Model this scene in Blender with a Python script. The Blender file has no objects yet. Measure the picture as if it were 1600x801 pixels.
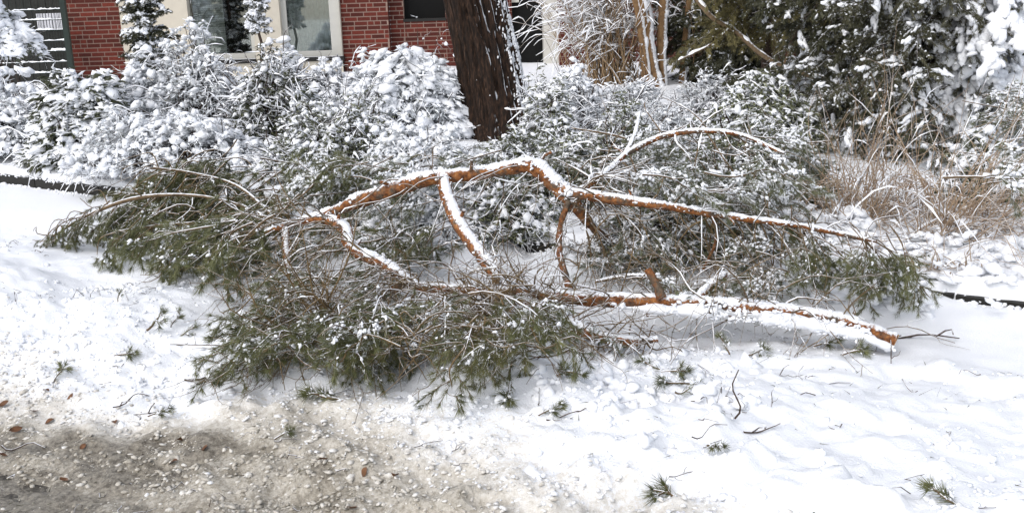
import bpy, bmesh, math, random
import numpy as np
from mathutils import Matrix, Vector

# ------------------------------------------------------------------ camera, sky, sun, exposure
SC = bpy.context.scene
COL = SC.collection
F, PITCH, ROLL, CAMH = 1600.0, math.radians(14.1), 0.033, 1.6
CP, SP = math.cos(PITCH), math.sin(PITCH)
CR, SR = math.cos(ROLL), math.sin(ROLL)
cam_d = bpy.data.cameras.new('camera')
cam = bpy.data.objects.new('camera', cam_d); COL.objects.link(cam)
cam_d.sensor_width = 36.0; cam_d.lens = 36.0; cam_d.clip_end = 3000.0; cam_d.clip_start = 0.05
def lvl(ex, ey, ez=0.0):                       # levelled image axes -> world
    return Vector((ex, ez * CP + ey * SP, -ez * SP + ey * CP))
ax = lvl(CR, -SR); ay = lvl(SR, CR); az = -lvl(0, 0, 1)
M = Matrix((ax, ay, az)).transposed().to_4x4(); M.translation = (0, 0, CAMH)
cam.matrix_world = M
SC.camera = cam

W = bpy.data.worlds.new('World'); SC.world = W; W.use_nodes = True
nt = W.node_tree; bgn = nt.nodes['Background']
sky = nt.nodes.new('ShaderNodeTexSky'); sky.sky_type = 'NISHITA'; sky.sun_disc = False
SUN_EL, SUN_AZ = math.radians(46), math.radians(-140)     # azimuth measured from +Y towards +X
sky.sun_elevation = SUN_EL; sky.sun_rotation = SUN_AZ
sky.air_density = 1.0; sky.dust_density = 2.0; sky.ozone_density = 1.0
hsv = nt.nodes.new('ShaderNodeHueSaturation'); hsv.inputs['Saturation'].default_value = 0.42
nt.links.new(sky.outputs[0], hsv.inputs['Color']); nt.links.new(hsv.outputs[0], bgn.inputs[0])
bgn.inputs[1].default_value = 0.15
sun_d = bpy.data.lights.new('sun', 'SUN'); sun_d.energy = 1.1; sun_d.angle = math.radians(85); sun_d.color = (1.0, 0.95, 0.88)
sun = bpy.data.objects.new('sun', sun_d); COL.objects.link(sun)
sd = Vector((math.sin(SUN_AZ) * math.cos(SUN_EL), math.cos(SUN_AZ) * math.cos(SUN_EL), math.sin(SUN_EL)))
sun.rotation_euler = sd.to_track_quat('Z', 'Y').to_euler()
SC.view_settings.view_transform = 'Standard'; SC.view_settings.look = 'None'
SC.view_settings.exposure = 0.54; SC.view_settings.gamma = 1.0
SC.view_settings.use_curve_mapping = False
SC.cycles.max_bounces = 6; SC.cycles.diffuse_bounces = 2; SC.cycles.transparent_max_bounces = 8

RNG = np.random.default_rng(7)

# ------------------------------------------------------------------ picture pixel (1600 wide) -> place
def ray(px, py):
    dx = np.asarray(px, float) - 800.0; dy = 400.5 - np.asarray(py, float)
    ex = CR * dx + SR * dy; ey = -SR * dx + CR * dy
    return ex, F * CP + ey * SP, -F * SP + ey * CP
def at_z(px, py, z):
    ex, ey, ez = ray(px, py); t = (z - CAMH) / ez
    return np.stack([ex * t, ey * t, np.zeros_like(ex * t) + z], -1)
def at_y(px, py, Y):
    ex, ey, ez = ray(px, py); t = Y / ey
    return np.stack([ex * t, ey * t, CAMH + ez * t], -1)
def ppm(P):                                    # pixels per metre at a point
    P = np.asarray(P, float)
    return F / (P[..., 1] * CP - (P[..., 2] - CAMH) * SP)

# ------------------------------------------------------------------ noise
def _hash(ix, iy, iz, s):
    h = (ix * 374761393 + iy * 668265263 + iz * 2147483647 + s * 1274126177) & 0xffffffff
    h = ((h ^ (h >> 13)) * 1274126177) & 0xffffffff
    h = ((h ^ (h >> 16)) * 2246822519) & 0xffffffff
    return ((h ^ (h >> 15)) & 0xffffff) / float(0xffffff)
def vnoise(p, s=0):
    p = np.asarray(p, float)
    i = np.floor(p).astype(np.int64); f = p - i; f = f * f * (3 - 2 * f)
    out = 0
    for a in (0, 1):
        wx = f[..., 0] if a else 1 - f[..., 0]
        for b in (0, 1):
            wy = f[..., 1] if b else 1 - f[..., 1]
            for c in (0, 1):
                wz = f[..., 2] if c else 1 - f[..., 2]
                out = out + wx * wy * wz * _hash(i[..., 0] + a, i[..., 1] + b, i[..., 2] + c, s)
    return out * 2 - 1
def n2(x, y, sc, s=0):
    u = x * .8 + y * .6; v = y * .8 - x * .6; u2 = x * .34 - y * .94; v2 = x * .94 + y * .34
    return 0.72 * (vnoise(np.stack([u * sc, v * sc, np.zeros_like(x)], -1), s) + vnoise(np.stack([u2 * sc * 1.13 + 7, v2 * sc * 1.13, np.zeros_like(x)], -1), s + 500))
def sstep(a, b, x):
    t = np.clip((x - a) / (b - a), 0, 1); return t * t * (3 - 2 * t)
def nrm(v):
    return v / np.maximum(np.linalg.norm(v, axis=-1, keepdims=True), 1e-9)

# ------------------------------------------------------------------ materials
def newmat(name):
    m = bpy.data.materials.new(name); m.use_nodes = True
    t = m.node_tree; return m, t, t.nodes, t.links, t.nodes['Principled BSDF']
def noise_node(N, L, scale, detail=3.0, rough=0.6, coord='Object', vec=None):
    tc = N.new('ShaderNodeTexCoord'); nz = N.new('ShaderNodeTexNoise')
    nz.inputs['Scale'].default_value = scale; nz.inputs['Detail'].default_value = detail; nz.inputs['Roughness'].default_value = rough
    L.new(vec if vec is not None else tc.outputs[coord], nz.inputs['Vector']); return nz
def ramp(N, L, fac, stops):
    r = N.new('ShaderNodeValToRGB'); e = r.color_ramp.elements
    while len(e) < len(stops): e.new(0.5)
    for k, (p, c) in enumerate(stops):
        e[k].position = p; e[k].color = (*c, 1) if len(c) == 3 else c
    L.new(fac, r.inputs[0]); return r
def world_pos(N):
    return N.new('ShaderNodeNewGeometry')
SNOW = (0.87, 0.89, 0.93)
def snow_mat(name='snow', bump=0.35):
    m, t, N, L, B = newmat(name)
    g = world_pos(N)
    n1 = noise_node(N, L, 9, 4, 0.6, vec=g.outputs['Position']); n2_ = noise_node(N, L, 130, 4, 0.7, vec=g.outputs['Position'])
    r = ramp(N, L, n1.outputs[0], [(0.3, (0.84, 0.865, 0.92)), (0.7, (0.90, 0.91, 0.93))])
    L.new(r.outputs[0], B.inputs['Base Color']); B.inputs['Roughness'].default_value = 0.6
    B.inputs['Specular IOR Level'].default_value = 0.25
    b = N.new('ShaderNodeBump'); b.inputs['Strength'].default_value = bump; b.inputs['Distance'].default_value = 0.006
    L.new(n2_.outputs[0], b.inputs['Height']); L.new(b.outputs[0], B.inputs['Normal'])
    return m
def dusted(name, stops, scale, rough=0.8, snow_at=None, snow_noise=30.0, soft=0.12, noise_amt=0.5, stretch=None, bump=0.0, bump_scale=60, side=None, obj_rand=0.0, snow_stretch=False, patch=None):
    """bark / leaf colour from noise; fresh snow caught on faces that look up (or to the windward side)"""
    m, t, N, L, B = newmat(name)
    g = world_pos(N); vec = g.outputs['Position']
    if stretch:
        mp = N.new('ShaderNodeMapping'); mp.inputs['Scale'].default_value = stretch; L.new(vec, mp.inputs[0]); vec2 = mp.outputs[0]
    else: vec2 = vec
    n1 = noise_node(N, L, scale, 5, 0.65, vec=vec2)
    r = ramp(N, L, n1.outputs[0], stops); colr = r.outputs[0]
    if patch:
        np_ = noise_node(N, L, patch[1], 4, 0.7, vec=vec); pr = ramp(N, L, np_.outputs[0], [(0.50, (0, 0, 0)), (0.60, (1, 1, 1))])
        pm = N.new('ShaderNodeMix'); pm.data_type = 'RGBA'; pm.blend_type = 'MIX'; L.new(pr.outputs[0], pm.inputs['Factor']); L.new(colr, pm.inputs['A'])
        n5 = noise_node(N, L, 60, 4, 0.7, vec=vec); pc = ramp(N, L, n5.outputs[0], [(0.35, tuple(c_ * .35 for c_ in patch[0])), (0.65, patch[0])]); L.new(pc.outputs[0], pm.inputs['B']); colr = pm.outputs['Result']
    if obj_rand:
        oi = N.new('ShaderNodeObjectInfo'); hs = N.new('ShaderNodeHueSaturation')
        mr = N.new('ShaderNodeMapRange'); mr.inputs[3].default_value = 1 - obj_rand; mr.inputs[4].default_value = 1 + obj_rand
        L.new(oi.outputs['Random'], mr.inputs[0]); L.new(mr.outputs[0], hs.inputs['Value']); L.new(colr, hs.inputs['Color']); colr = hs.outputs[0]
    if snow_at is not None:
        dt = N.new('ShaderNodeVectorMath'); dt.operation = 'DOT_PRODUCT'
        L.new(g.outputs['Normal'], dt.inputs[0]); dt.inputs[1].default_value = side or (0, 0, 1)
        n3 = noise_node(N, L, snow_noise, 4, 0.65, vec=vec2 if snow_stretch else vec)
        ma = N.new('ShaderNodeMath'); ma.operation = 'MULTIPLY_ADD'; ma.inputs[1].default_value = noise_amt * 2
        L.new(n3.outputs[0], ma.inputs[0]); L.new(dt.outputs['Value'], ma.inputs[2])
        mr = N.new('ShaderNodeMapRange'); mr.inputs[1].default_value = snow_at + noise_amt - soft; mr.inputs[2].default_value = snow_at + noise_amt + soft
        L.new(ma.outputs[0], mr.inputs[0])
        mx = N.new('ShaderNodeMix'); mx.data_type = 'RGBA'
        L.new(mr.outputs[0], mx.inputs['Factor']); L.new(colr, mx.inputs['A']); mx.inputs['B'].default_value = (*SNOW, 1); colr = mx.outputs['Result']
    L.new(colr, B.inputs['Base Color']); B.inputs['Roughness'].default_value = rough
    B.inputs['Specular IOR Level'].default_value = 0.3
    if bump:
        nb = noise_node(N, L, bump_scale, 5, 0.7, vec=vec2)
        b = N.new('ShaderNodeBump'); b.inputs['Strength'].default_value = bump; b.inputs['Distance'].default_value = 0.01
        L.new(nb.outputs[0], b.inputs['Height']); L.new(b.outputs[0], B.inputs['Normal'])
    return m
def frosted(name, dark, light, frost, scale=14.0, fs=22.0, rough=0.55):
    """needles and leaves: two greens, plus patches of clinging snow (frost = share)"""
    m, t, N, L, B = newmat(name)
    g = world_pos(N)
    n1 = noise_node(N, L, scale, 3, 0.6, vec=g.outputs['Position'])
    r = ramp(N, L, n1.outputs[0], [(0.3, dark), (0.7, light)])
    n3 = noise_node(N, L, fs, 4, 0.65, vec=g.outputs['Position'])
    a = 0.5 + (0.5 - frost) * 0.5
    mr = N.new('ShaderNodeMapRange'); mr.inputs[1].default_value = a - 0.03; mr.inputs[2].default_value = a + 0.05
    L.new(n3.outputs[0], mr.inputs[0])
    mx = N.new('ShaderNodeMix'); mx.data_type = 'RGBA'; mx.inputs['B'].default_value = (0.8, 0.83, 0.86, 1)
    L.new(mr.outputs[0], mx.inputs['Factor']); L.new(r.outputs[0], mx.inputs['A'])
    L.new(mx.outputs['Result'], B.inputs['Base Color']); B.inputs['Roughness'].default_value = rough
    return m
def flat(name, c, rough=0.6, var=0.15, scale=20, metal=0.0):
    d = tuple(x * (1 - var) for x in c); l = tuple(min(1, x * (1 + var)) for x in c)
    m = dusted(name, [(0.3, d), (0.7, l)], scale, rough); m.node_tree.nodes['Principled BSDF'].inputs['Metallic'].default_value = metal
    return m

MAT = {}
MAT['snow'] = snow_mat()
MAT['orange_bark'] = dusted('orange_bark', [(0.32, (0.035, 0.017, 0.010)), (0.44, (0.15, 0.056, 0.021)), (0.56, (0.30, 0.115, 0.035)), (0.66, (0.36, 0.17, 0.06)), (0.78, (0.46, 0.32, 0.19))], 34, 0.8, snow_at=0.66, snow_noise=48, noise_amt=0.6, bump=1.0, bump_scale=42, patch=((0.17, 0.125, 0.09), 8))
MAT['bare_bark'] = dusted('bare_pine_bark', [(0.32, (0.04, 0.020, 0.012)), (0.44, (0.15, 0.058, 0.022)), (0.58, (0.28, 0.112, 0.038)), (0.76, (0.40, 0.25, 0.13))], 34, 0.8, snow_at=1.05, snow_noise=48, noise_amt=0.5, bump=0.9, bump_scale=70, patch=((0.16, 0.12, 0.085), 8))
MAT['twig_bark'] = dusted('twig_bark', [(0.3, (0.075, 0.05, 0.03)), (0.7, (0.20, 0.14, 0.08))], 30, 0.85, snow_at=0.72, snow_noise=40, noise_amt=0.5)
MAT['olive_twig'] = dusted('olive_twig', [(0.3, (0.06, 0.04, 0.02)), (0.7, (0.22, 0.15, 0.07))], 20, 0.8, snow_at=0.9, snow_noise=40, noise_amt=0.3)
MAT['dark_twig'] = dusted('dark_twig', [(0.3, (0.03, 0.02, 0.015)), (0.7, (0.085, 0.055, 0.04))], 30, 0.8, snow_at=0.75, snow_noise=25, noise_amt=0.4)
MAT['tan_stem'] = dusted('tan_stem', [(0.3, (0.17, 0.11, 0.06)), (0.7, (0.36, 0.25, 0.14))], 25, 0.8, snow_at=0.5, snow_noise=25, noise_amt=0.5)
MAT['tan_trunk'] = dusted('tan_trunk', [(0.3, (0.10, 0.055, 0.025)), (0.7, (0.25, 0.15, 0.07))], 18, 0.8, snow_at=0.45, snow_noise=30, noise_amt=0.4, side=(0.8, -0.2, 0.5), bump=0.5)
MAT['bark'] = dusted('furrowed_bark', [(0.36, (0.005, 0.003, 0.002)), (0.5, (0.019, 0.010, 0.006)), (0.6, (0.042, 0.022, 0.013)), (0.74, (0.10, 0.062, 0.042))], 46, 0.9, snow_at=0.86, snow_noise=30, noise_amt=0.62, soft=0.07, stretch=(1, 1, 0.2), bump=1.0, bump_scale=70, snow_stretch=True, side=(0.93, -0.05, 0.35))
MAT['needle'] = frosted('pine_needle', (0.048, 0.056, 0.018), (0.165, 0.172, 0.066), 0.24)
MAT['needle_frost'] = frosted('pine_needle_frosted', (0.06, 0.07, 0.035), (0.17, 0.18, 0.095), 0.32)
MAT['needle_olive'] = frosted('pine_needle_olive', (0.06, 0.065, 0.022), (0.17, 0.165, 0.06), 0.14)
MAT['yew'] = frosted('yew_leaf', (0.030, 0.033, 0.016), (0.10, 0.10, 0.05), 0.20, fs=35)
MAT['yew_brown'] = frosted('yew_leaf_brown', (0.10, 0.088, 0.03), (0.27, 0.235, 0.10), 0.14, fs=35)
MAT['cypress'] = frosted('cypress_leaf', (0.035, 0.036, 0.017), (0.12, 0.115, 0.058), 0.26, fs=28)
MAT['leaf'] = frosted('shrub_leaf', (0.03, 0.04, 0.018), (0.11, 0.115, 0.055), 0.22, fs=28)
MAT['leaf_grey'] = frosted('shrub_leaf_grey', (0.065, 0.075, 0.035), (0.19, 0.20, 0.105), 0.32, fs=30)
MAT['leaf_snowy'] = frosted('shrub_leaf_snowy', (0.07, 0.068, 0.04), (0.22, 0.21, 0.13), 0.74, fs=22)
MAT['blade'] = dusted('grass_blade', [(0.3, (0.24, 0.155, 0.10)), (0.7, (0.50, 0.38, 0.26))], 12, 0.7, snow_at=0.85, snow_noise=22, noise_amt=0.5)
MAT['pale_wood'] = flat('pale_wood', (0.45, 0.27, 0.13), 0.8, 0.3, 60)
MAT['litter'] = flat('needle_scraps', (0.06, 0.06, 0.03), 0.7, 0.5, 30)
MAT['brown_leaf'] = flat('fallen_leaf', (0.12, 0.055, 0.025), 0.6, 0.5, 40)
MAT['kerb'] = flat('kerb_stone', (0.014, 0.013, 0.011), 0.7, 0.3, 25)
MAT['mortar'] = flat('mortar', (0.27, 0.19, 0.155), 0.9, 0.15, 30)
MAT['render'] = flat('cream_render', (0.60, 0.55, 0.46), 0.9, 0.05, 6)
MAT['frame'] = flat('window_frame_paint', (0.55, 0.54, 0.50), 0.5, 0.04, 8)
MAT['sill'] = flat('dark_sill', (0.012, 0.011, 0.01), 0.5, 0.2, 8)
MAT['black'] = flat('shade_black', (0.004, 0.004, 0.004), 0.9, 0.2, 5)  # near-black that paints in the shade of unlit interiors
MAT['blind'] = flat('blind_slat', (0.68, 0.67, 0.60), 0.6, 0.08, 6)
MAT['curtain'] = flat('net_curtain', (0.45, 0.48, 0.46), 0.9, 0.2, 12)
MAT['fence'] = flat('green_wire', (0.012, 0.022, 0.018), 0.5, 0.2, 8)
MAT['screen'] = flat('pale_panel', (0.62, 0.62, 0.66), 0.6, 0.06, 8)
MAT['dark_wood'] = flat('dark_wood', (0.02, 0.02, 0.018), 0.7, 0.4, 10)
def brick_mat():
    m = dusted('red_brick', [(0.25, (0.065, 0.010, 0.006)), (0.75, (0.14, 0.022, 0.012))], 35, 0.75, obj_rand=0.45, bump=0.4, bump_scale=80); return m
MAT['brick'] = brick_mat()
def glass_mat():
    m, t, N, L, B = newmat('window_glass'); N.remove(B)
    out = [n for n in N if n.type == 'OUTPUT_MATERIAL'][0]
    gl = N.new('ShaderNodeBsdfGlossy'); gl.inputs['Roughness'].default_value = 0.03; gl.inputs['Color'].default_value = (0.9, 0.95, 0.95, 1)
    tr = N.new('ShaderNodeBsdfTransparent'); tr.inputs['Color'].default_value = (0.93, 0.96, 0.95, 1)
    fr = N.new('ShaderNodeFresnel'); fr.inputs['IOR'].default_value = 2.3
    mx = N.new('ShaderNodeMixShader'); L.new(fr.outputs[0], mx.inputs[0]); L.new(tr.outputs[0], mx.inputs[1]); L.new(gl.outputs[0], mx.inputs[2])
    L.new(mx.outputs[0], out.inputs[0]); return m
MAT['glass'] = glass_mat()
def ground_mat(name, street=False):
    """fresh snow that turns to beige slush and wet grit where the dirt map (a vertex attribute) says so"""
    m, t, N, L, B = newmat(name)
    g = world_pos(N); at = N.new('ShaderNodeAttribute'); at.attribute_name = 'dirt'
    n1 = noise_node(N, L, 48, 6, 0.75, vec=g.outputs['Position'])
    n2_ = noise_node(N, L, 120, 5, 0.75, vec=g.outputs['Position'])
    ma = N.new('ShaderNodeMath'); ma.operation = 'MULTIPLY_ADD'; ma.inputs[1].default_value = 0.95
    L.new(n1.outputs[0], ma.inputs[0])
    sb = N.new('ShaderNodeMath'); sb.operation = 'SUBTRACT'; sb.inputs[1].default_value = 0.475
    L.new(at.outputs['Fac'], ma.inputs[2]); L.new(ma.outputs[0], sb.inputs[0])
    r = ramp(N, L, sb.outputs[0], [(0.16, (0.87, 0.89, 0.93)), (0.30, (0.76, 0.74, 0.705)), (0.52, (0.54, 0.505, 0.445)), (0.74, (0.30, 0.27, 0.22)), (0.95, (0.09, 0.076, 0.058))])
    L.new(r.outputs[0], B.inputs['Base Color'])
    rr = ramp(N, L, sb.outputs[0], [(0.35, (0.6,) * 3), (0.7, (0.22,) * 3)]); L.new(rr.outputs[0], B.inputs['Roughness'])
    B.inputs['Specular IOR Level'].default_value = 0.45
    b = N.new('ShaderNodeBump'); b.inputs['Strength'].default_value = 0.6; b.inputs['Distance'].default_value = 0.009
    L.new(n2_.outputs[0], b.inputs['Height']); L.new(b.outputs[0], B.inputs['Normal'])
    return m
MAT['ground'] = ground_mat('snow_cover')
MAT['asphalt'] = dusted('wet_grit', [(0.32, (0.022, 0.018, 0.014)), (0.5, (0.07, 0.06, 0.047)), (0.62, (0.16, 0.145, 0.12)), (0.75, (0.34, 0.32, 0.28))], 55, 0.4, bump=1.0, bump_scale=90)

# ------------------------------------------------------------------ mesh builder
class MB:
    def __init__(s): s.V = []; s.T = []; s.Q = []; s.n = 0; s.A = []
    def add(s, V, T=None, Q=None, a=None):
        V = np.asarray(V, float).reshape(-1, 3)
        if T is not None and len(T): s.T.append(np.asarray(T, np.int64).reshape(-1, 3) + s.n)
        if Q is not None and len(Q): s.Q.append(np.asarray(Q, np.int64).reshape(-1, 4) + s.n)
        s.V.append(V); s.n += len(V)
        s.A.append(np.zeros(len(V)) if a is None else np.broadcast_to(np.asarray(a, float), (len(V),)))
    def mesh(s, name, mat, off=(0, 0, 0), smooth=True, attr=None):
        me = bpy.data.meshes.new(name)
        V = (np.concatenate(s.V) if s.V else np.zeros((0, 3))) - np.asarray(off, float)
        T = np.concatenate(s.T) if s.T else np.zeros((0, 3), np.int64)
        Q = np.concatenate(s.Q) if s.Q else np.zeros((0, 4), np.int64)
        me.vertices.add(len(V)); me.vertices.foreach_set('co', V.astype(np.float32).ravel())
        nl = T.size + Q.size; me.loops.add(nl); me.polygons.add(len(T) + len(Q))
        me.loops.foreach_set('vertex_index', np.concatenate([T.ravel(), Q.ravel()]).astype(np.int32))
        st = np.concatenate([np.arange(len(T)) * 3, T.size + np.arange(len(Q)) * 4]).astype(np.int32)
        me.polygons.foreach_set('loop_start', st)
        me.polygons.foreach_set('use_smooth', np.full(len(T) + len(Q), bool(smooth)))
        me.update(calc_edges=True); me.validate()
        if attr:
            at = me.attributes.new(attr, 'FLOAT', 'POINT'); at.data.foreach_set('value', np.concatenate(s.A).astype(np.float32))
        me.materials.append(mat)
        return me
def ico(level):
    bm = bmesh.new(); bmesh.ops.create_icosphere(bm, subdivisions=level, radius=1.0)
    V = np.array([v.co[:] for v in bm.verts]); T = np.array([[v.index for v in f.verts] for f in bm.faces]); bm.free(); return V, T
ICO = {k: ico(k) for k in (1, 2, 3)}
ICO[0] = (np.array([[1, 0, 0], [0, 1, 0], [-1, 0, 0], [0, -1, 0], [0, 0, 1], [0, 0, -1.]]), np.array([[0, 1, 4], [1, 2, 4], [2, 3, 4], [3, 0, 4], [1, 0, 5], [2, 1, 5], [3, 2, 5], [0, 3, 5]]))
LUMP = {}
for k in (0, 1, 2, 3):
    LUMP[k] = []
    for j in range(14):
        V = ICO[k][0]
        r = 1 + 0.30 * vnoise(V * 1.3 + j * 7.7, j) + 0.17 * vnoise(V * 2.9 + j * 3.1, j + 50)
        if k < 2: r = 1 + 0.35 * RNG.uniform(-1, 1, len(V))
        W_ = V * r[:, None]
        W_[:, 2] = np.where(W_[:, 2] < 0, W_[:, 2] * 0.6, W_[:, 2])
        LUMP[k].append(W_)
def eulerR(yaw, pitch, roll):
    cy, sy, cp, sp, cr, sr = np.cos(yaw), np.sin(yaw), np.cos(pitch), np.sin(pitch), np.cos(roll), np.sin(roll)
    R = np.empty(np.shape(yaw) + (3, 3))
    R[..., 0, 0] = cy * cp; R[..., 0, 1] = cy * sp * sr - sy * cr; R[..., 0, 2] = cy * sp * cr + sy * sr
    R[..., 1, 0] = sy * cp; R[..., 1, 1] = sy * sp * sr + cy * cr; R[..., 1, 2] = sy * sp * cr - cy * sr
    R[..., 2, 0] = -sp; R[..., 2, 1] = cp * sr; R[..., 2, 2] = cp * cr
    return R
def clumps(mb, P, S, yaw=None, pitch=None, level=2, rng=RNG, a=None):
    """snow lumps: P (N,3) centres, S (N,3) half sizes, x axis along yaw / pitched down by pitch"""
    P = np.asarray(P, float).reshape(-1, 3); n = len(P)
    if n == 0: return
    S = np.broadcast_to(np.asarray(S, float), (n, 3))
    yaw = rng.uniform(0, 6.28, n) if yaw is None else np.broadcast_to(yaw, (n,))
    pitch = rng.normal(0, 0.2, n) if pitch is None else np.broadcast_to(pitch, (n,))
    R = eulerR(yaw, pitch, rng.normal(0, 0.2, n))
    tv = np.stack(LUMP[level])[rng.integers(0, 14, n)]           # N,v,3
    V = np.einsum('nij,nvj->nvi', R, tv * S[:, None, :]) + P[:, None, :]
    nv = V.shape[1]; T = ICO[level][1]
    TT = (T[None] + (np.arange(n) * nv)[:, None, None]).reshape(-1, 3)
    mb.add(V, T=TT, a=None if a is None else np.repeat(a, nv))
def crumbs(mb, P, S, yaw=None, pitch=None, k=4, rng=RNG, level=1):
    """each snow pad as k ragged overlapping lumps heaped along its x axis"""
    P = np.asarray(P, float).reshape(-1, 3); n = len(P)
    if n == 0: return
    S = np.broadcast_to(np.asarray(S, float), (n, 3))
    yaw = rng.uniform(0, 6.28, n) if yaw is None else np.broadcast_to(yaw, (n,))
    pitch = rng.normal(0, 0.2, n) if pitch is None else np.broadcast_to(pitch, (n,))
    R = eulerR(yaw, pitch, np.zeros(n))
    o = rng.uniform(-1, 1, (n, k, 3)) * [0.8, 0.65, 0.5]; o[:, 0] *= 0.2
    f = rng.uniform(0.35, 0.72, (n, k)); f[:, 0] = 0.75
    C = P[:, None] + np.einsum('nij,nkj->nki', R, o * S[:, None])
    g = S.mean(1)[:, None, None] * 0.45 + S[:, None] * 0.55
    SS = g * f[..., None] * rng.uniform(.75, 1.3, (n, k, 3))
    clumps(mb, C.reshape(-1, 3), SS.reshape(-1, 3), np.repeat(yaw, k) + rng.normal(0, .5, n * k), np.repeat(pitch, k) + rng.normal(0, .3, n * k), level, rng)
def frames(P):
    T = np.empty_like(P); T[:, 1:-1] = P[:, 2:] - P[:, :-2]; T[:, 0] = P[:, 1] - P[:, 0]; T[:, -1] = P[:, -1] - P[:, -2]
    return nrm(T)
def tubes(mb, P, R, sides=4, cap=False):
    P = np.asarray(P, float); R = np.asarray(R, float)
    if P.ndim == 2: P = P[None]; R = R[None]
    N_, K, _ = P.shape
    if N_ == 0: return
    T = frames(P)
    mean = nrm(P[:, -1] - P[:, 0] + 1e-6)
    ref = np.where(np.abs(mean[:, 2:3]) > 0.75, np.array([[0.9, 0.43, 0.1]]), np.array([[0.08, 0.05, 0.99]]))
    A = nrm(np.cross(T, ref[:, None, :])); B_ = np.cross(A, T)
    ang = np.arange(sides) / sides * 2 * np.pi
    V = P[:, :, None, :] + R[:, :, None, None] * (A[:, :, None, :] * np.cos(ang)[None, None, :, None] + B_[:, :, None, :] * np.sin(ang)[None, None, :, None])
    idx = np.arange(N_ * K * sides).reshape(N_, K, sides)
    a = idx[:, :-1]; b = idx[:, 1:]; ra = np.roll(a, -1, 2); rb = np.roll(b, -1, 2)
    Q = np.stack([a, b, rb, ra], -1).reshape(-1, 4)
    mb.add(V, Q=Q)
    if cap:
        for i in range(N_):
            for e in (0, K - 1):
                c = P[i, e] + T[i, e] * (0.12 * R[i, e] * (-1 if e == 0 else 1))
                ring = V[i, e]; VV = np.vstack([ring, c]); k = np.arange(sides)
                mb.add(VV, T=np.stack([k, (k + 1) % sides, np.full(sides, sides)], -1))
def snow_strip(mb, P, R, thick, up=(0, 0, 1), wfac=0.8, rng=RNG, breaks=0.0, sides=5, off=0.45, nsc=9.0, rough=0.16):
    """a ridge of snow lying along the windward or upper side of N paths"""
    P = np.asarray(P, float); R = np.asarray(R, float)
    if P.ndim == 2: P = P[None]; R = R[None]
    N_, K, _ = P.shape
    if N_ == 0: return
    T = frames(P); up = np.asarray(up, float); up = up / np.linalg.norm(up)
    dotu = T @ up; U = nrm(up - T * dotu[..., None]); hz = np.sqrt(np.clip(1 - dotu ** 2, 0, 1))
    Sd = np.cross(T, U)
    th = np.broadcast_to(np.asarray(thick, float).reshape(-1, 1) if np.ndim(thick) else thick, (N_, K)) * (0.7 + 0.6 * rng.random((N_, K))) * np.clip(0.75 + 0.75 * vnoise(P * 4.3, 16) + 0.8 * vnoise(P * 17.0, 13) + 0.35 * vnoise(P * 45.0, 14), 0.06, 2.4)
    on = np.clip(((vnoise(P * nsc, 3) * 0.6 + 0.5) - breaks) / 0.12, 0, 1)
    k = np.clip((hz - 0.25) / 0.4, 0, 1) * on
    taper = np.ones(K); taper[0] = taper[-1] = 0.3
    h = R * 0.2 + (th + R * (0.8 - off)) * k * taper; w = (R * wfac * (0.85 + 0.3 * vnoise(P * 30.0, 15)) + th * 0.3 * taper) * (0.35 + 0.65 * k)
    P = P + U * (R * (off * k - 0.1 * (1 - k)))[..., None]
    ang = np.linspace(0.0, np.pi, sides)
    V = P[:, :, None, :] + Sd[:, :, None, :] * (w[..., None] * np.cos(ang))[..., None] + U[:, :, None, :] * (h[..., None] * (np.sin(ang) ** 0.8 + 0.02))[..., None]
    V = V + rng.normal(0, rough, V.shape) * np.minimum(th, 0.02)[:, :, None, None]
    idx = np.arange(N_ * K * sides).reshape(N_, K, sides)
    a = idx[:, :-1, :-1]; b = idx[:, 1:, :-1]; a2 = idx[:, :-1, 1:]; b2 = idx[:, 1:, 1:]
    mb.add(V, Q=np.stack([a, b, b2, a2], -1).reshape(-1, 4))
def arcs(P0, D, L, K=6, droop=0.0, wob=0.06, rng=RNG):
    """N curved paths from P0 along D, sagging by droop (fraction of length)"""
    P0 = np.asarray(P0, float); D = nrm(np.asarray(D, float)); L = np.asarray(L, float)
    n = len(P0); s = np.linspace(0, 1, K)
    P = P0[:, None] + D[:, None] * (L[:, None] * s)[..., None]
    P[..., 2] -= np.broadcast_to(np.asarray(droop, float), (n,))[:, None] * L[:, None] * s ** 2
    b = rng.normal(0, 1, (n, 2, 3)) * (wob * L)[:, None, None]
    P += b[:, 0][:, None] * (s * (1 - s) * 4)[None, :, None] + b[:, 1][:, None] * np.sin(s * np.pi * 2.3)[None, :, None] * 0.6
    return P
def smooth_path(pts, n):
    """Catmull-Rom through (m, c) control rows"""
    p = np.asarray(pts, float); m = len(p)
    q = np.vstack([2 * p[0] - p[1], p, 2 * p[-1] - p[-2]])
    t = np.linspace(0, m - 1 - 1e-6, n); i = t.astype(int); f = (t - i)[:, None]
    a, b, c, d = q[i], q[i + 1], q[i + 2], q[i + 3]
    return 0.5 * (2 * b + (c - a) * f + (2 * a - 5 * b + 4 * c - d) * f ** 2 + (3 * b - a - 3 * c + d) * f ** 3)
def needles(mb, P, D, L, w=0.0022, rng=RNG):
    """N needle triangles"""
    P = np.asarray(P, float); D = nrm(D); n = len(P)
    S = nrm(np.cross(D, rng.normal(0, 1, (n, 3)))) * (w * 0.5)
    V = np.stack([P - S, P + S, P + D * L[:, None]], 1)
    mb.add(V, T=np.arange(n * 3).reshape(-1, 3))
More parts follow.
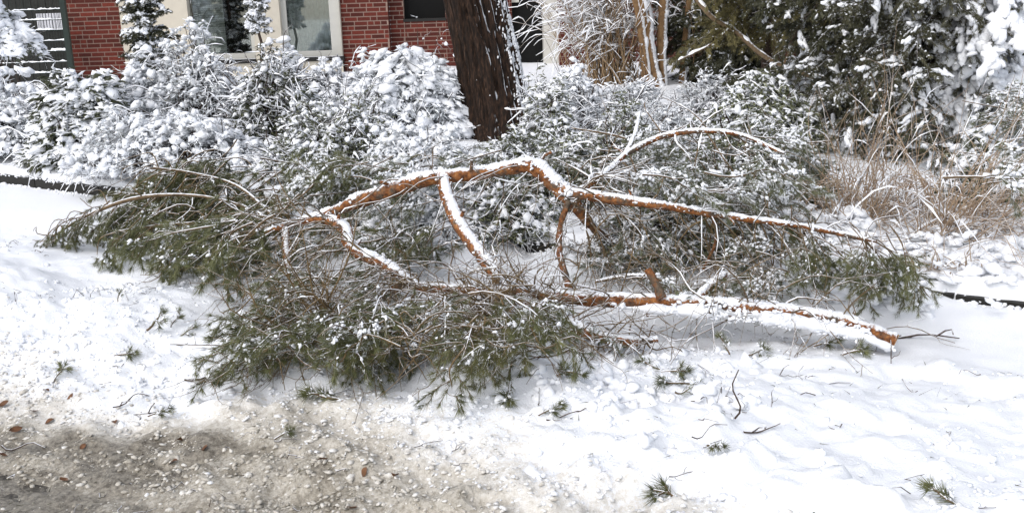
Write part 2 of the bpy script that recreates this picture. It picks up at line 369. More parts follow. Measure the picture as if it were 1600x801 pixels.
def leaves(mb, P, D, L, Wd, fold=0.3, rng=RNG):
    """folded leaf: four vertices, two triangles"""
    P = np.asarray(P, float); D = nrm(D); n = len(P)
    S = nrm(np.cross(D, np.array([0, 0, 1.0]) + rng.normal(0, 0.35, (n, 3)))); U = np.cross(S, D)
    L = L[:, None]; Wd = Wd[:, None]
    tip = P + D * L - np.array([0, 0, 1.0]) * L * 0.12; mid = P + D * L * 0.45
    V = np.stack([P, mid + S * Wd * 0.5 + U * Wd * fold, tip, mid - S * Wd * 0.5 + U * Wd * fold], 1)
    b = (np.arange(n) * 4)[:, None]
    mb.add(V, T=np.concatenate([b + [0, 1, 2], b + [0, 2, 3]]))

# ------------------------------------------------------------------ objects
WL = {}
def tag(o, label=None, cat=None, group=None, kind=None):
    if label: o['label'] = label
    if cat: o['category'] = cat
    if group: o['group'] = group
    if kind: o['kind'] = kind
    return o
def thing(name, loc, label, cat, group=None):
    o = bpy.data.objects.new(name, None); COL.objects.link(o); o.location = loc; WL[o] = np.asarray(loc, float); o.empty_display_size = 0.1
    return tag(o, label, cat, group)
def part(name, mb, mat, parent=None, smooth=True, kind=None, attr=None, label=None):
    if mb.n == 0: return None
    off = WL[parent] if parent is not None else np.zeros(3)
    o = bpy.data.objects.new(name, mb.mesh(name, mat, off, smooth, attr)); COL.objects.link(o)
    if parent is not None: o.parent = parent
    WL[o] = off
    if name in ('snow', 'stems', 'needles', 'foliage', 'upright_wires', 'rods'): kind = 'stuff'
    if kind: o['kind'] = kind
    if label: o['label'] = label
    return o
def inst(name, me, parent, M4, kind=None):
    o = bpy.data.objects.new(name, me); COL.objects.link(o); o.parent = parent
    m = Matrix(M4.tolist()) if isinstance(M4, np.ndarray) else M4
    m.translation = m.translation - Vector(WL[parent]); o.matrix_local = m
    if kind: o['kind'] = kind
    return o
def sub(name, me, parent):
    o = bpy.data.objects.new(name, me); COL.objects.link(o); o.parent = parent; o['kind'] = 'stuff'; return o
def box(mb, lo, hi):
    x0, y0, z0 = lo; x1, y1, z1 = hi
    V = [(x0, y0, z0), (x1, y0, z0), (x1, y1, z0), (x0, y1, z0), (x0, y0, z1), (x1, y0, z1), (x1, y1, z1), (x0, y1, z1)]
    mb.add(V, Q=[(0, 3, 2, 1), (4, 5, 6, 7), (0, 1, 5, 4), (1, 2, 6, 5), (2, 3, 7, 6), (3, 0, 4, 7)])
def Boxm(lo, hi):
    m = MB(); box(m, lo, hi); return m
def orient(loc, D, roll=0.0, scale=1.0):
    """matrix with x along D, z as near up as it goes"""
    D = Vector(D).normalized(); up = Vector((0, 0, 1))
    Y = up.cross(D)
    if Y.length < 1e-3: Y = Vector((0, 1, 0))
    Y.normalize(); Z = D.cross(Y)
    R = Matrix((D, Y, Z)).transposed() @ Matrix.Rotation(roll, 3, 'X')
    m = (R * scale).to_4x4(); m.translation = Vector(loc); return m

# ------------------------------------------------------------------ street frame: t along the kerb, s across it (away from the camera)
KA = math.radians(35.25)
UX, UY, NX, NY = math.cos(KA), -math.sin(KA), math.sin(KA), math.cos(KA)
S_KERB, S_STREET = 5.16, 2.45
def st(x, y): return x * UX + y * UY, x * NX + y * NY
def xy(t, s): return t * UX + s * NX, t * UY + s * NY
PIT = []
def H(x, y):
    x = np.asarray(x, float); y = np.asarray(y, float)
    t, s = st(x, y)
    n_big = n2(x, y, 0.8, 1); n_mid = n2(x, y, 2.6, 2); n_sm = n2(x, y, 7.5, 3); n_xs = n2(x, y, 19, 4); n_xxs = n2(x, y, 42, 5)
    verge = sstep(1.7, 2.9, s); right = sstep(-3.2, -1.2, t)
    h = -0.075 + 0.125 * verge
    h = h + 0.06 * np.exp(-((s - 3.1 - 0.2 * n_big) / 0.5) ** 2) * (0.7 + 0.6 * n_mid)
    rough = 0.22 + 0.9 * np.exp(-((s - 2.5) / 0.75) ** 2) + 0.35 * right
    bil = np.abs(n2(x, y, 5.5, 6)); bil2 = np.abs(n2(x, y, 12, 7)); gran = (n2(x, y, 33, 18) + .6 * n2(x, y, 58, 19)) * .0042 * (.35 + .65 * verge) + np.clip(n2(x, y, 3.4, 20) - .25, 0, 1) * .045 * right
    clod = np.clip(n2(x, y, 9, 8) + .1, 0, 1) * 0.04 + np.clip(n2(x, y, 16, 9), 0, 1) * 0.022
    clod = clod * 0.6 + np.clip(n2(x, y, 6.5, 15) - .22, 0, 1) * .055 - np.clip(n2(x, y, 5, 16) - .38, 0, 1) * .07 + np.clip(n2(x, y, 26, 17), 0, 1) * .012
    lump = ((0.35 - bil) * 0.034 + (0.35 - bil2) * 0.022) * (1 - 0.9 * right) + clod * (0.4 + .9 * right) + (0.3 - np.abs(n_xs)) * 0.014 + n_xxs * 0.006
    calm = sstep(4.0, 4.7, s) * (1 - sstep(5.3, 5.7, s))
    h = h + (n_mid * (0.03 - .022 * right) + n_big * 0.03) * verge * (1 - 0.8 * calm) + (lump * rough + gran) * (1 - 0.8 * calm)
    # snow pushed against the kerb where its face is hidden
    tk0 = st(*at_z(830, 400, .05)[:2])[0]; tk1 = st(*at_z(1480, 470, .05)[:2])[0]
    tl = st(*at_z(215, 310, .05)[:2])[0]
    hid = sstep(tl, tl + 0.8, t) * (1 - 0.52 * sstep(tk1 - 0.15, tk1 + 0.08, t)) * (1 - np.exp(-((t - tk0) / 0.16) ** 2))
    h = h + (0.115 + 0.02 * n_sm) * hid * sstep(S_KERB - 0.6, S_KERB - 0.06, s) * (1 - sstep(S_KERB, S_KERB + .1, s))
    g = sstep(S_KERB - 0.012 + 0.012 * n_xs, S_KERB + 0.035 + 0.012 * n_xs, s)
    gz = 0.20 + 0.035 * n_mid + 0.02 * n_sm + 0.006 * n_xs + 0.05 * sstep(S_KERB, S_KERB + .6, s) + 0.012 * np.clip(s - 6, 0, 12)
    far = sstep(25, 60, np.hypot(x, y))
    return (h * (1 - g) + gz * g) * (1 - far) + 0.1 * far
def gz(x, y): return float(H(np.array([x]), np.array([y]))[0])
def on_ground(px, py, lift=0.0):
    z = 0.08
    for _ in range(6):
        p = at_z(px, py, z); z = 0.5 * z + 0.5 * gz(p[0], p[1])
    p[2] = gz(p[0], p[1]) + lift; return p
def dirt_at(x, y):
    t, s = st(x, y)
    n1 = n2(x, y, 1.1, 11); n2b = n2(x, y, 3.3, 12); n3 = n2(x, y, 9, 13)
    left = 1 - sstep(-5.0, -2.0, t)
    e = s + 0.08 * left - 0.38 * sstep(-4.1, -2.4, t) + 0.26 * n1 + 0.14 * n2b + 0.06 * n3
    d = 0.09 * (1 - sstep(1.7, 2.25, e)) + 0.52 * (1 - sstep(2.0, 2.60 - 0.1 * left, e)) + 0.10 * (1 - sstep(2.4, 3.1, e)) * (0.3 + .5 * left)
    wet = (1 - sstep(1.75, 2.35, s + 0.25 * n2b + 0.12 * n3)) * sstep(-0.35, 0.5, n2b + 0.5 * n1 + 0.9 * n3 + 0.9 * n2(x, y, 22, 14))
    for (px, py, rt, rs) in ((150, 715, .55, .10), (330, 725, .6, .10), (60, 775, .5, .09), (470, 770, .5, .09), (20, 690, .4, .08)):
        q = at_z(px, py, -.05); t0, s0 = st(q[0], q[1]); wet = np.maximum(wet, 1.15 * np.exp(-((t - t0) / rt) ** 2 - ((s - s0) / rs) ** 2) * (0.55 + 1.3 * n3 + .9 * n2b))
    return np.clip(d + 0.36 * wet * (1 - 0.6 * sstep(-3.2, -1.6, t)), 0, 0.84)
def graded(lo, hi, fine_lo, fine_hi, step, far):
    a = list(np.arange(fine_lo, fine_hi + step / 2, step))
    d = step
    while a[-1] < hi: d *= 1.22; a.append(a[-1] + min(d, far))
    d = step
    while a[0] > lo: d *= 1.22; a.insert(0, a[0] - min(d, far))
    return np.array(a)
def build_ground():
    tg = graded(-420, 420, -9.8, 0.5, 0.03, 60)
    sg = np.concatenate([graded(-60, 1.0, 0.9, 1.0, 0.05, 30)[:-1], np.arange(1.0, 4.2, 0.02), np.arange(4.2, S_KERB - .1, 0.035), np.arange(S_KERB - .1, S_KERB + .09, 0.009), np.arange(S_KERB + .09, 7.5, 0.035), graded(7.5, 620, 7.5, 7.6, 0.05, 60)])
    T_, S_ = np.meshgrid(tg, sg); x, y = xy(T_, S_); z = H(x, y)
    m = MB(); idx = np.arange(x.size).reshape(x.shape)
    m.add(np.stack([x, y, z], -1), Q=np.stack([idx[:-1, :-1], idx[:-1, 1:], idx[1:, 1:], idx[1:, :-1]], -1).reshape(-1, 4), a=dirt_at(x, y).ravel())
    part('snowy_ground', m, MAT['ground'], kind='structure', attr='dirt')
    # wet asphalt of the street, seen through gaps in the slush
    m = MB(); n = 40
    tt = np.linspace(-40, 40, n); ss = np.array([-9.0, -3, 0, 1.0, 2.0]); T_, S_ = np.meshgrid(tt, ss)
    xx, yy = xy(T_, S_); idx = np.arange(xx.size).reshape(xx.shape)
    m.add(np.stack([xx, yy, np.full_like(xx, -0.083)], -1), Q=np.stack([idx[:-1, :-1], idx[:-1, 1:], idx[1:, 1:], idx[1:, :-1]], -1).reshape(-1, 4))
    part('street', m, MAT['asphalt'], kind='structure')
    # garden kerb: a row of dark edging stones
    root = thing('garden_kerb', (*xy(0, S_KERB), 0), None, None); root['kind'] = 'structure'
    L_ = 1.0
    for k in range(-15, 7):
        t0, t1 = k * L_ + 0.006, (k + 1) * L_ - 0.006
        m = MB(); q = [xy(t0, S_KERB - 0.03), xy(t1, S_KERB - 0.03), xy(t1, S_KERB + 0.07), xy(t0, S_KERB + 0.07)]
        dz = float(RNG.normal(0, 0.004))
        V = [(a, b, -0.2) for a, b in q] + [(a, b, 0.135 + dz) for a, b in q]
        m.add(V, Q=[(4, 5, 6, 7), (0, 1, 5, 4), (1, 2, 6, 5), (2, 3, 7, 6), (3, 0, 4, 7)])
        part('kerb_stone', m, MAT['kerb'], root, smooth=False)
build_ground()

def in_poly(x, y, poly):
    c = np.zeros(len(x), bool); n = len(poly)
    for i in range(n):
        x1, y1 = poly[i]; x2, y2 = poly[(i + 1) % n]
        k = ((y1 > y) != (y2 > y)) & (x < (x2 - x1) * (y - y1) / (y2 - y1 + 1e-9) + x1); c ^= k
    return c
def sample_poly(poly, n, rng):
    p = np.array(poly, float); lo, hi = p.min(0), p.max(0); out = []
    while len(out) < n:
        q = rng.uniform(lo, hi, (n * 2, 2)); q = q[in_poly(q[:, 0], q[:, 1], poly)]; out.extend(q.tolist())
    return np.array(out[:n])
def build_slush():
    rng = np.random.default_rng(21)
    # lumps of beige slush and ice on the street edge
    m = MB(); n = 66000
    t = rng.uniform(-6.5, -0.2, n); s = 1.0 + 1.9 * rng.random(n)
    x, y = xy(t, s)
    dens = 0.62 + 0.6 * n2(x, y, 1.6, 31) + 0.8 * n2(x, y, 7, 32)
    edge = 1 - sstep(2.2, 2.75, s - 0.2 * sstep(-3.5, -1.8, t) + 0.25 * n2(x, y, 1.1, 11))
    keep = (rng.random(n) < np.clip(dens, 0.06, 1) * edge) & (y > 2.3) & (np.abs(x) < 0.5 + y * 0.56)
    x, y, s = x[keep], y[keep], s[keep]; k = len(x)
    r = 0.0030 + 0.0105 * rng.random(k) ** 3.6
    z = np.maximum(H(x, y), -0.082) - r * 0.05
    d = np.clip(0.40 + 0.09 * rng.normal(0, 1, k) - 0.28 * sstep(2.1, 2.8, s) + 0.12 * n2(x, y, 2, 33) + .4 * np.clip(dirt_at(x, y) - .5, 0, .4), 0.10, 0.66)
    S_ = np.stack([r * rng.uniform(.8, 1.7, k), r * rng.uniform(.6, 1.2, k), r * rng.uniform(.4, .75, k)], -1); P_ = np.stack([x, y, z], -1)
    for q_, lv in ((r < .0052, 0), (r >= .0052, 1)): clumps(m, P_[q_], S_[q_], level=lv, rng=rng, a=d[q_])
    part('slush', m, MAT['ground'], kind='stuff', attr='dirt')
    # crumbs of fresh snow thrown over the verge, half sunk
    m = MB(); n = 14000
    t = rng.uniform(-7.5, 0.2, n); s = rng.uniform(2.2, 4.4, n); x, y = xy(t, s)
    dens = np.clip(0.2 + 0.9 * n2(x, y, 1.3, 41) + 0.5 * n2(x, y, 5, 42), 0.03, 1) * (0.25 + 0.75 * np.exp(-((s - 2.6) / 0.6) ** 2))
    keep = (rng.random(n) < dens) & (dirt_at(x, y) < .34); x, y = x[keep], y[keep]; k = len(x)
    r = 0.005 + 0.017 * rng.random(k) ** 3
    crumbs(m, np.stack([x, y, H(x, y) - r * 0.25], -1), np.stack([r * 1.5, r * 1.2, r], -1), k=3, rng=rng)
    n = 260; t = rng.uniform(-5.2, 0.3, n); s = rng.uniform(2.5, 3.7, n); x, y = xy(t, s); r = 0.008 + 0.03 * rng.random(n) ** 3
    kp = (n2(x, y, 1.4, 47) > -.1) & (dirt_at(x, y) < .3); x, y, r = x[kp], y[kp], r[kp]
    crumbs(m, np.stack([x, y, H(x, y) - r * 0.35], -1), np.stack([r * 1.4, r * 1.2, r], -1), k=4, rng=rng, level=1)
    n = 9000; t = rng.uniform(-5.5, 0.3, n); s = rng.uniform(2.4, 4.3, n); x, y = xy(t, s); r = 0.0025 + 0.007 * rng.random(n) ** 2; kp = rng.random(n) < np.clip(.35 + n2(x, y, 2.2, 48), .05, 1); x, y, r = x[kp], y[kp], r[kp]
    clumps(m, np.stack([x, y, H(x, y) - r * .1], -1), np.stack([r * 1.3, r, r * .8], -1), level=1, rng=rng)
    q_ = sample_poly([(820, 550), (960, 530), (1180, 555), (1190, 640), (1000, 650), (840, 640)], 150, rng); p_ = np.array([on_ground(a_, b_) for a_, b_ in q_]); r = 0.012 + .03 * rng.random(150) ** 1.5; p_[:, 2] -= r * .15
    crumbs(m, p_, np.stack([r * 1.4, r * 1.2, r], -1), k=3, rng=rng, level=1)
    part('snow_lumps', m, MAT['snow'], kind='stuff')
build_slush()
def kerb_snow():
    rng = np.random.default_rng(29); m = MB(); n = 1100; t = rng.uniform(-10, 0.6, n); s = S_KERB - .03 + rng.normal(0, .012, n); x, y = xy(t, s)
    up = rng.random(n) < .62 * (vnoise(np.stack([t * 5, s * 0, s * 0], -1), 3) * .5 + .75); r = rng.uniform(.005, .02, n)
    z = np.where(up, .137 + r * .2 - .02 * rng.random(n), H(x, y - .03) + r * .1); y = np.where(up, y + .02, y - .02)
    crumbs(m, np.stack([x, y, z], -1), np.stack([r * 1.6, r, r * .8], -1), -KA + rng.normal(0, .3, n), None, 2, rng); part('kerb_snow', m, MAT['snow'], kind='stuff')
kerb_snow()

# ------------------------------------------------------------------ the house
def build_house():
    Y0 = 20.0
    def X(px, Y=Y0): return float(at_y(px, 20, Y)[0])
    def Z(py, px=480, Y=Y0): return float(at_y(px, py, Y)[2])
    xa, xb, xc, xd = X(104), X(190), X(532), X(606)
    ztop = 3.2
    root = thing('brick_house', (X(500), Y0, 0.2), 'red brick house with cream rendered window bay behind the snowy shrubs', 'house')
    TH = 0.3
    rd = 0.35                                                    # recess of the entrance part
    # mortar walls; bricks stand 6 mm proud of them
    for (x0, x1, yf) in ((xa, xb, Y0), (xc, xd, Y0), (xd, X(628), Y0 + rd), (X(694), X(800), Y0 + rd)):
        part('wall', Boxm((x0, yf, 0.0), (x1, yf + TH, ztop)), MAT['mortar'], root, smooth=False)
    zo = Z(30, 660)                                              # sill of the dark opening
    part('wall', Boxm((X(628), Y0 + rd, 0.0), (X(694), Y0 + rd + TH, zo)), MAT['mortar'], root, smooth=False)
    part('dark_opening', Boxm((X(628), Y0 + rd + 0.18, zo), (X(694), Y0 + rd + 0.22, ztop)), MAT['black'], root, smooth=False)  # black panel, the opening's shade put into its colour
    part('opening_sill', Boxm((X(627), Y0 + rd - 0.03, zo - 0.05), (X(695), Y0 + rd + 0.16, zo + 0.004)), MAT['sill'], root, smooth=False)
    xw0, xw1 = X(870), X(1330)
    part('wall', Boxm((xw0, Y0 - 0.6, 0.0), (xw1, Y0 - 0.3, ztop)), MAT['mortar'], root, smooth=False)
    # door way: black panel whose colour stands for the opening's shade, and pale post between trunk and wing
    part('doorway_shade', Boxm((X(800), Y0 + rd + 0.2, 0), (X(850), Y0 + rd + 0.25, ztop)), MAT['black'], root, smooth=False)
    part('door_notice', Boxm((X(797), Y0 + rd + 0.17, Z(15)), (X(812), Y0 + rd + 0.19, Z(-6))), MAT['blind'], root, smooth=False)
    part('door_post', Boxm((X(848), Y0 - 0.2, 0), (X(870) + .05, Y0 + rd + .1, ztop)), MAT['frame'], root, smooth=False)
    # bricks
    SL, HL, BH, JT = 0.24, 0.115, 0.071, 0.0123
    def bm_brick(L_):
        m = MB(); b = 0.004; y = -0.006
        V = [(0, 0.02, 0), (L_, 0.02, 0), (L_, 0.02, BH), (0, 0.02, BH), (b, y, b), (L_ - b, y, b), (L_ - b, y, BH - b), (b, y, BH - b)]
        m.add(V, Q=[(4, 5, 6, 7), (0, 1, 5, 4), (1, 2, 6, 5), (2, 3, 7, 6), (3, 0, 4, 7)]); return m
    me_s = bm_brick(SL).mesh('brick', MAT['brick'], smooth=False); me_h = bm_brick(HL).mesh('brick', MAT['brick'], smooth=False)
    cuts = {}
    cnt = 0; rest = MB()
    def lay(x0, x1, yf, z0, z1, single, hole=None, zmaxs=99):
        nonlocal cnt
        pitch = BH + JT; r = 0; z = z0
        rng = np.random.default_rng(int(abs(x0) * 100))
        while z < z1:
            x = x0 + 0.004; k = r % 4
            x -= (0.0, 0.19, 0.065, 0.13)[k]
            i = r
            while x < x1 - 0.02:
                L_ = HL if rng.random() < 0.3 else SL
                a, b = max(x, x0 + 0.003), min(x + L_, x1 - 0.003)
                ok = b - a > 0.03
                if hole and a < hole[1] and b > hole[0] and z + BH > hole[2]:
                    ok = False
                if ok:
                    lab = single and cnt < 292 and z < zmaxs and z > single
                    if lab:
                        w = round(b - a, 2); 
                        me = me_s if abs(w - SL) < .006 else me_h if abs(w - HL) < .006 else cuts.setdefault(w, None) or cuts.__setitem__(w, bm_brick(w).mesh('brick', MAT['brick'], smooth=False)) or cuts[w]
                        o = bpy.data.objects.new('brick', me); COL.objects.link(o); o.parent = root
                        o.location = (a - WL[root][0], yf - WL[root][1], z - WL[root][2]); cnt += 1
                    else:
                        box(rest, (a, yf - 0.006, z), (b, yf + 0.01, z + BH))
                x += L_ + 0.01
            z += pitch; r += 1
    zv = Z(-3)
    lay(xc, xd, Y0, 0.2, ztop, Z(108, 570), None, zv)
    lay(xd, X(628), Y0 + rd, 0.2, ztop, Z(80, 620), None, zv)
    lay(X(628), X(694), Y0 + rd, 0.2, zo - 0.06, Z(108, 650), None, zv)
    lay(xa, xb, Y0, 0.2, ztop, Z(118, 150), None, zv)
    lay(X(694), X(800), Y0 + rd, 0.2, ztop, 0)
    lay(xw0, xw1, Y0 - 0.6, 0.2, ztop, 0)
    zz = 0.2; rw = 0
    while zz < ztop:
        c = Y0 + (0.12 if rw % 2 else 0.24)
        box(rest, (xd - .01, Y0 + .004, zz), (xd + .006, c, zz + BH)); box(rest, (xd - .01, c + .01, zz), (xd + .006, Y0 + rd - .008, zz + BH)); zz += BH + JT; rw += 1
    part('brickwork', rest, MAT['brick'], root, smooth=False, kind='stuff')
    # cream bay, standing 4 cm proud, with two windows
    yb = Y0 - 0.12
    zs = Z(80, 480)                                              # sill height
    w1 = (X(296), X(388)); w2 = (X(447), X(514))
    def wallp(x0, x1, z0, z1): part('bay_wall', Boxm((x0, yb, z0), (x1, Y0 + TH, z1)), MAT['render'], root, smooth=False)
    zt = 3.0
    wallp(xb, w1[0], 0, ztop); wallp(w1[1] + 0.10, w2[0] - 0.10, 0, ztop); wallp(w2[1] + 0.22, xc, 0, ztop)
    wallp(w1[0], w1[1] + 0.10, 0, zs - 0.19); wallp(w2[0] - 0.10, w2[1] + 0.22, 0, zs - 0.19)
    for j, (x0, x1) in enumerate((w1, w2)):
        e0, e1 = (x0, x1 + 0.10) if j == 0 else (x0 - 0.10, x1 + 0.22)
        wf = MB(); yw = yb + 0.14
        box(wf, (e0, yw, zs - 0.11), (e1, yw + 0.06, zs)); box(wf, (x1, yw + .002, zs), (e1, yw + 0.058, zt))
        if j: box(wf, (e0, yw + .002, zs), (x0, yw + 0.058, zt))
        win = part('window', wf, MAT['frame'], root, smooth=False)
        part('pane', Boxm((x0, yw + 0.03, zs), (x1, yw + 0.036, zt)), MAT['glass'], win, smooth=False)
        part('sill', Boxm((e0 - 0.0, yb - 0.05, zs - 0.185), (e1 + (0.03 if j else 0), yw, zs - 0.115)), MAT['sill'], win, smooth=False)
        part('room_shade', Boxm((e0, yw + 0.5, zs - 0.1), (e1, yw + 0.55, zt)), MAT['black'], win, smooth=False)  # black board painting in the dark of the interior
        if j == 0:
            bl = MB(); n = 34
            for q in range(n):
                z = zs + 0.01 + q * 0.042
                xr = x1 - 0.50
                V = [(x0, yw + 0.09, z), (xr, yw + 0.09, z), (xr, yw + 0.11, z + 0.038), (x0, yw + 0.11, z + 0.038)]
                bl.add(V, Q=[(0, 1, 2, 3)])
            part('blind', bl, MAT['blind'], win, smooth=False)
        else:
            ct = MB(); xs_ = np.linspace(x0, x1, 60); yy = yw + 0.16 + 0.02 * np.sin(np.arange(60) * 1.1)
            V = np.concatenate([np.stack([xs_, yy, np.full(60, zs)], -1), np.stack([xs_, yy, np.full(60, zt)], -1)])
            i = np.arange(59); ct.add(V, Q=np.stack([i, i + 1, i + 61, i + 60], -1)); part('curtain', ct, MAT['curtain'], win)
    return root
HOUSE = build_house()

def build_fence():
    Y0 = 18.6
    def P(px, py): return at_y(px, py, Y0)
    x0, x1 = P(-60, 60)[0], P(104, 60)[0]
    root = thing('mesh_fence', (x1, Y0, .2), 'dark green wire mesh fence with snow along its horizontal wires beside the brick wall', 'fence')
    part('post', Boxm((x1 - .03, Y0 - .04, 0.1), (x1 + .06, Y0 + .04, 2.6)), MAT['fence'], root, smooth=False)
    part('post', Boxm((x0 - .03, Y0 - .04, 0.1), (x0 + .03, Y0 + .04, 2.6)), MAT['fence'], root, smooth=False)
    v = MB()
    for k in range(38):
        x = x0 + (x1 - x0) * (k + .5) / 38; box(v, (x - .003, Y0 + .007, .2), (x + .003, Y0 + .013, 2.5))
    part('upright_wires', v, MAT['fence'], root, smooth=False)
    sm = MB()
    for py in (16, 32, 48, 65, 81, 98, 115):
        z = P(60, py)[2]
        part('horizontal_wire', Boxm((x0, Y0 - .008, z - .008), (x1, Y0 + .006, z + .004)), MAT['fence'], root, smooth=False)
        pts = np.stack([np.linspace(x0, x1, 60), np.full(60, Y0), np.full(60, z + .004)], -1)
        snow_strip(sm, pts, np.full(60, .010), 0.022, breaks=0.12)
    part('snow', sm, MAT['snow'], root)
    r2 = thing('slatted_screen', (P(80, 60)[0], 19.4, .2), 'pale slatted screen standing behind the wire mesh fence', 'screen')
    xa, xb = at_y(58, 40, 19.4)[0], at_y(103, 40, 19.4)[0]; za, zb = at_y(80, 48, 19.4)[2], at_y(80, 21, 19.4)[2]
    n = 9
    for k in range(n):
        a = xa + (xb - xa) * k / n; part('slat', Boxm((a + .006, 19.4, za), (a + (xb - xa) / n - .006, 19.42, zb)), MAT['screen'], r2, smooth=False)
    part('back_board', Boxm((xa, 19.424, za - .5), (xb, 19.45, zb)), MAT['dark_wood'], r2, smooth=False)
    sh = thing('dark_boarding', (P(20, 60)[0], 20.2, .2), 'dark timber shed wall behind the wire mesh fence', 'boarding')  # row of dark upright boards behind the fence
    n = 20; xs0, xs1 = at_y(-120, 40, 20.2)[0], at_y(110, 40, 20.2)[0]
    for k in range(n):
        a = xs0 + (xs1 - xs0) * k / n; part('board', Boxm((a + .005, 20.2 + .004 * (k % 2), .1), (a + (xs1 - xs0) / n - .005, 20.25, 3.0)), MAT['dark_wood'], sh, smooth=False)
build_fence()

# ------------------------------------------------------------------ pine sprays (shared meshes)
def shoot_needles(mn, axis, start, end, per_m, nl, rng, spread=0.75, droop=0.25):
    """needles along one shoot path (K,3) between fractions start..end"""
    K = len(axis); seg = np.linalg.norm(np.diff(axis, axis=0), axis=1); Ltot = seg.sum()
    n = int(per_m * Ltot * (end - start)); 
    if n < 3: return
    u = rng.uniform(start, end, n) * (K - 1); i = np.minimum(u.astype(int), K - 2); f = (u - i)[:, None]
    P = axis[i] * (1 - f) + axis[i + 1] * f; T = nrm(axis[i + 1] - axis[i])
    Pp = nrm(np.cross(T, rng.normal(0, 1, (n, 3))))
    a = rng.uniform(0.35, spread, n)[:, None]
    D = T * np.cos(a) + Pp * np.sin(a); D[:, 2] -= droop * rng.random(n)
    needles(mn, P, D, nl * rng.uniform(0.7, 1.1, n), 0.0026, rng)
def make_spray(seed, L=0.5, nside=7, nl=0.054, per_m=430, snow=0.4, needle_mat='needle', droop=0.25, bare=0.45, sz=1.0):
    rng = np.random.default_rng(seed)
    tw, nd, sn = MB(), MB(), MB()
    main = arcs(np.zeros((1, 3)), [[1, 0, 0.15]], np.array([L]), 9, droop, 0.05, rng)[0]
    tubes(tw, main, np.linspace(0.0055, 0.0022, 9), 4)
    shoots = [(main, bare)]
    for k in range(nside):
        f = 0.25 + 0.7 * (k + 0.5) / nside; i = min(int(f * 8), 7); base = main[i] + (main[i + 1] - main[i]) * (f * 8 - i)
        sgn = 1 if k % 2 else -1; ang = rng.uniform(0.5, 1.0)
        d = np.array([math.cos(ang), sgn * math.sin(ang), rng.normal(0.05, 0.22)])
        l = L * rng.uniform(0.3, 0.55) * (1.1 - 0.55 * f)
        p = arcs(base[None], d[None], np.array([l]), 6, droop * 0.9, 0.07, rng)[0]
        tubes(tw, p, np.linspace(0.0034, 0.0018, 6), 3); shoots.append((p, 0.3))
        for q in range(2):
            b2 = p[2 + q]; a2 = rng.uniform(-0.9, 0.9); d2 = nrm(p[3 + q] - p[2 + q]); d2 = d2 * math.cos(a2) + np.array([-d2[1], d2[0], 0]) * math.sin(a2) + np.array([0, 0, rng.normal(0, .2)])
            p2 = arcs(b2[None], d2[None], np.array([l * rng.uniform(0.35, 0.6)]), 5, droop, 0.06, rng)[0]
            tubes(tw, p2, np.linspace(0.0026, 0.0016, 5), 3); shoots.append((p2, 0.15))
    for p, st_ in shoots:
        shoot_needles(nd, p, st_, 1.0, per_m, nl, rng)
        tipP = p[-1]; d = nrm(p[-1] - p[-2]); n = 20
        D = d + rng.normal(0, 0.42, (n, 3)); needles(nd, np.repeat(tipP[None], n, 0), D, nl * rng.uniform(0.7, 1.1, n), 0.0026, rng)
        nn = rng.poisson(snow * 9)
        if nn:
            u = rng.uniform(st_, 1.0, nn); i = np.minimum((u * (len(p) - 1)).astype(int), len(p) - 2)
            Pc = p[i] + rng.normal(0, .009, (nn, 3)) + np.array([0, 0, 0.008]); dd = nrm(p[i + 1] - p[i])
            r = (0.0035 + 0.0085 * rng.random(nn) ** 2) * sz
            crumbs(sn, Pc, np.stack([r * 1.8, r * 1.1, r * .8], -1), np.arctan2(dd[:, 1], dd[:, 0]) + rng.normal(0, .5, nn), -np.arcsin(np.clip(dd[:, 2], -1, 1)), 2, rng)
    snow_strip(sn, main, np.linspace(0.0055, 0.0022, 9), 0.003, rng=rng, breaks=0.45, sides=4, nsc=20)
    k = 'spray%d' % seed
    return {'bough': tw.mesh('bough', MAT['twig_bark']), 'needles': nd.mesh('needles', MAT[needle_mat], smooth=False), 'snow': sn.mesh('snow', MAT['snow']) if sn.n else None, 'L': L}
GREEN = [make_spray(100 + k, 0.42 + 0.06 * (k % 4), 6 + k % 3, snow=0.09, droop=0.2 + 0.12 * (k % 3)) for k in range(6)]
DENSE = [make_spray(115 + k, 0.46, 7, snow=0.07, per_m=640, droop=0.25 + .1 * k) for k in range(4)]
OLIVE = [make_spray(130 + k, 0.45, 6, snow=0.15, needle_mat='needle_olive', droop=0.3) for k in range(3)]
FROST = [make_spray(150 + k, 0.46 + 0.06 * (k % 3), 6, nl=0.05, per_m=360, snow=0.75, needle_mat='needle_frost', droop=0.2 + 0.1 * (k % 3), sz=1.1) for k in range(5)]
def put_bough(root, S, loc, D, roll=0.0, sc=1.0):
    b = inst('bough', S['bough'], root, orient(loc, D, roll, sc))
    sub('needles', S['needles'], b)
    if S['snow'] is not None: sub('snow', S['snow'], b)
    return b
def boughs_in(root, poly, n, kinds, dirs, zr, seed, sc=(0.8, 1.15), spread=0.6, elev=(-0.35, 0.3)):
    """boughs whose middles fall in a picture polygon, between heights zr above the snow, leading along dirs (world yaw)"""
    rng = np.random.default_rng(seed); pts = sample_poly(poly, n, rng)
    for (px, py) in pts:
        h = rng.uniform(*zr); p = at_z(px, py, h + .08)
        h0 = gz(p[0], p[1]); p = at_z(px, py, h0 + h)
        yaw = dirs[rng.integers(0, len(dirs))] + rng.normal(0, spread); el = rng.uniform(*elev)
        D = np.array([math.cos(yaw) * math.cos(el), math.sin(yaw) * math.cos(el), math.sin(el)])
        S = kinds[rng.integers(0, len(kinds))]; s = rng.uniform(*sc)
        put_bough(root, S, p - D * S['L'] * s * 0.55, D, rng.normal(0, 0.3), s)

